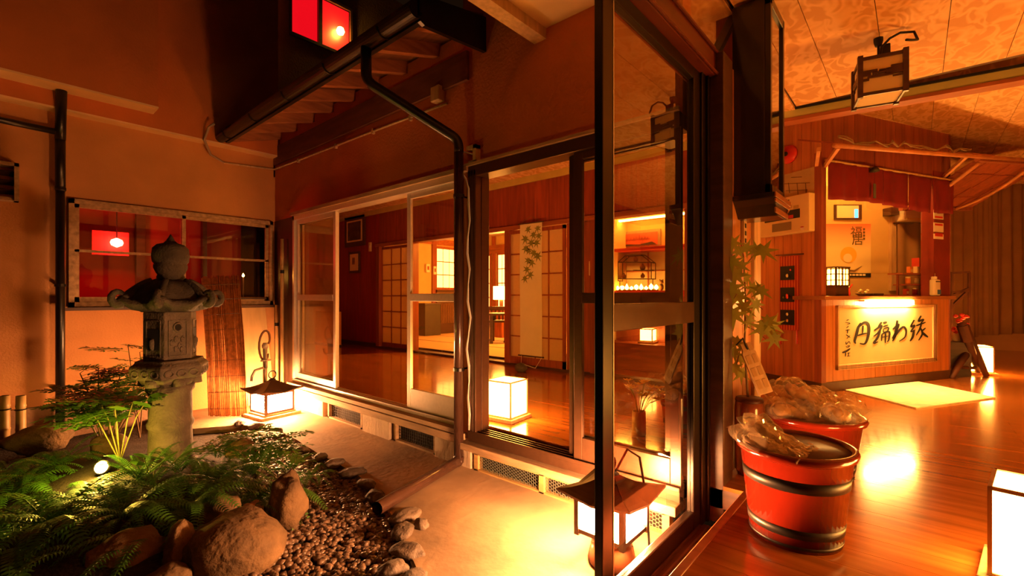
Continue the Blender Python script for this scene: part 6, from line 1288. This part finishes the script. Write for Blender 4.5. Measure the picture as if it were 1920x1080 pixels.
dl_ = thing('kokeshi_doll', 'small red-robed doll beside the counter lantern', 'doll', bp_(a0, .15, zc_)); MB().lathe([(.03, 0), (.036, .02), (.028, .07), (.018, .085)], 16, bp_(a0, .15, zc_)).build('robe', redpaint, dl_, smooth=True); blob(.03, .03, .032, 2, 2, .05).xf(Matrix.Translation(bp_(a0, .15, zc_ + .115))).build('head', ivory, dl_, smooth=True); blob(.033, .033, .02, 2, 2, .08).xf(Matrix.Translation(bp_(a0, .16, zc_ + .132))).build('hair', ink, dl_, smooth=True)
for sgn in (-1, 1): MB().tube([bp_(a0 + sgn * .025, .15, zc_ + .07), bp_(a0 + sgn * .06, .13, zc_ + .13)], .007, 6).build('sleeve', redpaint, dl_)
a0 = fpt(1618, 548, -.12)[0]
fd = thing('flower_dish', 'small dish of white flowers on the counter', 'flowers', bp_(a0, .12, zc_)); MB().lathe([(.04, 0), (.075, .025), (.07, .028), (.03, .01)], 18, bp_(a0, .12, zc_)).build('dish', darkwood, fd, smooth=True)
for k in range(6): blob(.016, .016, .013, k, 1, .2).xf(Matrix.Translation(bp_(a0 + .05 * math.cos(k * 1.1), .12 + .04 * math.sin(k * 1.1), zc_ + .045 + .02 * (k % 2)))).build('blossom', ivory, fd, smooth=True)
for k in range(4): d_ = MB(); d_.tube([bp_(a0, .12, zc_ + .02), bp_(a0 + .12 * math.cos(k * 1.5), .12 + .06 * math.sin(k * 1.5), zc_ + .06)], [.004, .001], 4).build('leaf_blade', green, fd)
a0 = fpt(1640, 548, -.1)[0]
tag(bb(MB(), a0 - .09, a0 + .10, .06, .20, zc_, zc_ + .03).build('cash_tray', darkwood, loc=bp_(a0, .12, zc_), bevel=.006), 'flat dark cash tray on the middle of the counter', 'tray')
# tiered stand with snack boxes
at0, at1 = fpt(1690, 548, -.25)[0], fpt(1742, 548, -.25)[0]
stn = thing('tiered_stand', 'dark wooden two-tier stand of sweets at the right of the counter', 'stand', bp_((at0 + at1) / 2, .22, zc_))
for zz, ex, dep in ((.0, .0, .30), (.13, -.0, .2), (.26, -.18, .16)): bb(MB(), at0 + ex, at1 + .05, .14, .14 + dep, zc_ + zz, zc_ + zz + .018).build('tier', redwood, stn)
for aa in (at0, at1): bb(MB(), aa - .01, aa + .01, .28, .30, zc_, zc_ + .26).build('upright', redwood, stn)
rc = random.Random(5); cols = [redpaint, mat('orange_box', (.70, .22, .05), .5), ivory, mat('clear_red_jar', (.45, .05, .03), .2, coat=.5)]
pos = ['on the top tier', 'on the middle tier', 'on the counter tier']
ordn = ['first', 'second', 'third', 'fourth', 'fifth', 'sixth']
for r_, (zz, n, yb3) in enumerate(((.278, 5, .18), (.148, 4, .20), (.018, 4, .22))):
    for k in range(n):
        aa = at0 + .035 + (at1 - at0 - .03) * k / (n - 1); h_ = .06 + .03 * rc.random(); kind_ = rc.random() < .5
        o = thing('sweet_jar' if kind_ else 'sweet_box', '%s sweet %s from the left %s of the counter stand' % (ordn[k], 'jar' if kind_ else 'box', pos[r_]), 'jar' if kind_ else 'box', bp_(aa, yb3, zc_ + zz), group='sweets on the counter stand')
        if kind_: MB().lathe([(.026, 0), (.028, h_ * .75), (.022, h_ * .8)], 12, bp_(aa, yb3, zc_ + zz)).build('jar', cols[(k + r_) % 4], o, smooth=True); MB().lathe([(.025, h_ * .8), (.025, h_)], 12, bp_(aa, yb3, zc_ + zz)).build('lid', cream, o)
        else: bb(MB(), aa - .027, aa + .027, yb3 - .02, yb3 + .02, zc_ + zz, zc_ + zz + h_).build('box', cols[(k + r_ + 1) % 4], o); bb(MB(), aa - .02, aa + .02, yb3 - .022, yb3 - .02, zc_ + zz + .01, zc_ + zz + h_ * .6).build('label_patch', ivory, o)
aa = fpt(1722, 490, -.2)[0]
o = thing('gift_box', 'red and orange gift box on top of the counter stand', 'box', bp_(aa, .2, zc_ + .36)); bb(MB(), aa - .06, aa + .06, .16, .24, zc_ + .358, zc_ + .47).build('box', redpaint, o); bb(MB(), aa + .01, aa + .06, .155, .16, zc_ + .36, zc_ + .46).build('window', ivory, o)
# hand sanitiser bottle
aa = fpt(1753, 548, .0)[0]
sb_ = thing('pump_bottle', 'white pump bottle of hand sanitiser on the counter end', 'bottle', bp_(aa, .0, zc_))
bb(MB(), aa - .065, aa + .065, -.03, .03, zc_, zc_ + .20).build('body', white, sb_, bevel=.02); MB().lathe([(.03, 0), (.03, .03), (.012, .035), (.012, .07)], 14, bp_(aa - .02, 0, zc_ + .20)).build('cap', white, sb_, smooth=True)
MB().tube([bp_(aa - .02, 0, zc_ + .265), bp_(aa - .02, 0, zc_ + .285), bp_(aa + .03, 0, zc_ + .285), bp_(aa + .05, 0, zc_ + .272)], .008, 8).build('pump', white, sb_, smooth=True)
bb(MB(), aa - .01, aa + .058, -.0325, -.030, zc_ + .02, zc_ + .075).build('blue_label', mat('label_blue', (.05, .16, .45), .5), sb_); bb(MB(), aa - .045, aa + .05, -.032, -.030, zc_ + .165, zc_ + .175).build('dark_label', ink, sb_)
# cards on the right post (codes left blank)
for k, (y0, y1, lab) in enumerate(((393, 412, 'topmost white card on the red booth post'), (417, 436, 'middle white card on the red booth post'), (438, 449, 'lowest small white card on the red booth post'))):
    a0, z1_ = fpt(1750, y0, .01); a1, z0_ = fpt(1768, y1, .01); o = thing('payment_card', lab, 'card', bp_((a0 + a1) / 2, -.012, z0_), group='white cards on the booth post')
    bb(MB(), a0, a1, -.016, -.010, z0_, z1_).build('card', white, o); bb(MB(), a0 + .02, a1 - .02, -.018, -.016, (z0_ + .012) if k == 0 else (z1_ - .035 if k == 1 else z0_ + .03), (z0_ + .035) if k == 0 else (z1_ - .012 if k == 1 else z0_ + .07)).build('red_mark', redpaint, o)
# ---- far right: curtain, rack, easel, flowers, doors
cq0, cq1 = pD(1778, 555, 7.9), pD(1912, 555, 8.2)
cu = thing('linen_curtain', 'long brown linen curtain at the end of the hall', 'curtain', (cq0 + cq1) / 2)
cu.location.z = .3
dv = (cq1 - cq0); dn = Vector((-dv.y, dv.x, 0)).normalized()
zt_ = pD(1850, 330, 8.05).z; zb_ = pD(1850, 640, 8.05).z
for k, (s0, s1) in enumerate(((0, .52), (.50, 1.05))):
    MB().grid(lambda s_, t: cq0 + dv * (s0 + (s1 - s0) * s_) + dn * (.05 * math.sin(s_ * 17 + k) * (1 - .4 * t) + .02 * math.sin(s_ * 41)) + Vector((0, 0, (zb_ + .10 * k * (1 - t) - 1) + (zt_ - zb_) * t + .0 + .12 * (1 - t) * s_ * (1 if k == 0 else .2))), 60, 12).build('drape', linen, cu, smooth=True, solid=.004)
MB().tube([cq0 + Vector((0, 0, zt_ - 1)), cq1 + Vector((0, 0, zt_ - 1))], .015, 8).build('curtain_rail', darkwood, cu)
ek = thing('rustic_easel', 'rustic wooden easel of dark branches by the booth', 'easel', pZ(1818, 712, 0)); drk = mat('dark_branch', (.10, .035, .018), .6, var=.4)
d0 = 5.75
for pts in ([(1803, 606, 5.75), (1822, 660, 5.75), (1836, 712, 5.9)], [(1812, 620, 5.8), (1834, 670, 5.8), (1850, 713, 5.75)], [(1814, 660, 5.8), (1797, 685, 5.7), (1783, 702, 5.62)]): MB().tube([pD(*p_) if i < len(pts) - 1 else Vector((pD(*p_).x, pD(*p_).y, .0)) for i, p_ in enumerate(pts)], [.045, .04, .03], 8).build('leg', drk, ek, smooth=True)
MB().tube([pD(1790, 688, 5.68), pD(1828, 690, 5.8)], .02, 6).build('crossbar', drk, ek); MB().tube([pD(1805, 610, 5.74), pD(1815, 640, 5.74)], .06, 8).build('head_block', drk, ek)
fq = pD(1795, 632, 5.9)
fw = thing('red_flower_jar', 'glass jar of small red flowers beside the booth corner', 'flowers', (fq.x, fq.y, .40)); MB().lathe([(.04, 0), (.05, .02), (.05, .11), (.035, .13), (.04, .14)], 16, (fq.x, fq.y, .42)).build('jar', ivory, fw, smooth=True)
MB().box(fq.x - .12, fq.x + .12, fq.y - .12, fq.y + .12, 0, .42).build('stand', darkwood, fw)
for k in range(22): c_ = pD(1788 + rc.random() * 26, 590 + rc.random() * 34, 5.85 + rc.random() * .1); blob(.026, .026, .022, k, 1, .3).xf(Matrix.Translation(c_)).build('blossom', pink, fw, smooth=True)
rk = thing('folding_rack', 'dark wooden folding rack leaning beside the booth', 'rack', (pD(1800, 600, 6.9).x, pD(1800, 600, 6.9).y, 0))
def rp3(x, y): return pD(x, y, 6.9)
for (a, b_, c, d) in ((1784, 510, 1784, 700), (1817, 510, 1817, 690), (1784, 512, 1817, 510), (1784, 548, 1817, 545), (1784, 575, 1812, 548), (1784, 555, 1818, 540)): MB().bar(rp3(a, b_), rp3(c, d), .03, .03, FW).build('rail', drk, rk)
w = sroot('door_2', pD(1905, 640, 8.6)); w['label'] = 'far sliding door with a small lit pane'; w.location.z = 0
def dd(x, y, d=8.6): return pD(x, y, d)
p0, p1 = dd(1882, 600), dd(1901, 600)
MB().bar(Vector((p1.x + .15, p1.y - .2, 1.3)), Vector((p1.x - .05, p1.y + .02, 1.3)), .06, 2.6).build('door_stile', darkwood, w)
za_, zb3 = dd(1890, 640).z, dd(1890, 602).z
MB().add([Vector((p0.x, p0.y, za_)), Vector((p1.x, p1.y, za_)), Vector((p1.x, p1.y, zb3)), Vector((p0.x, p0.y, zb3))] + [Vector((p0.x + .02, p0.y + .02, za_)), Vector((p1.x + .02, p1.y + .02, za_)), Vector((p1.x + .02, p1.y + .02, zb3)), Vector((p0.x + .02, p0.y + .02, zb3))], [(0, 1, 2, 3), (7, 6, 5, 4), (0, 4, 5, 1), (1, 5, 6, 2), (2, 6, 7, 3), (3, 7, 4, 0)]).build('pane', frost, w)
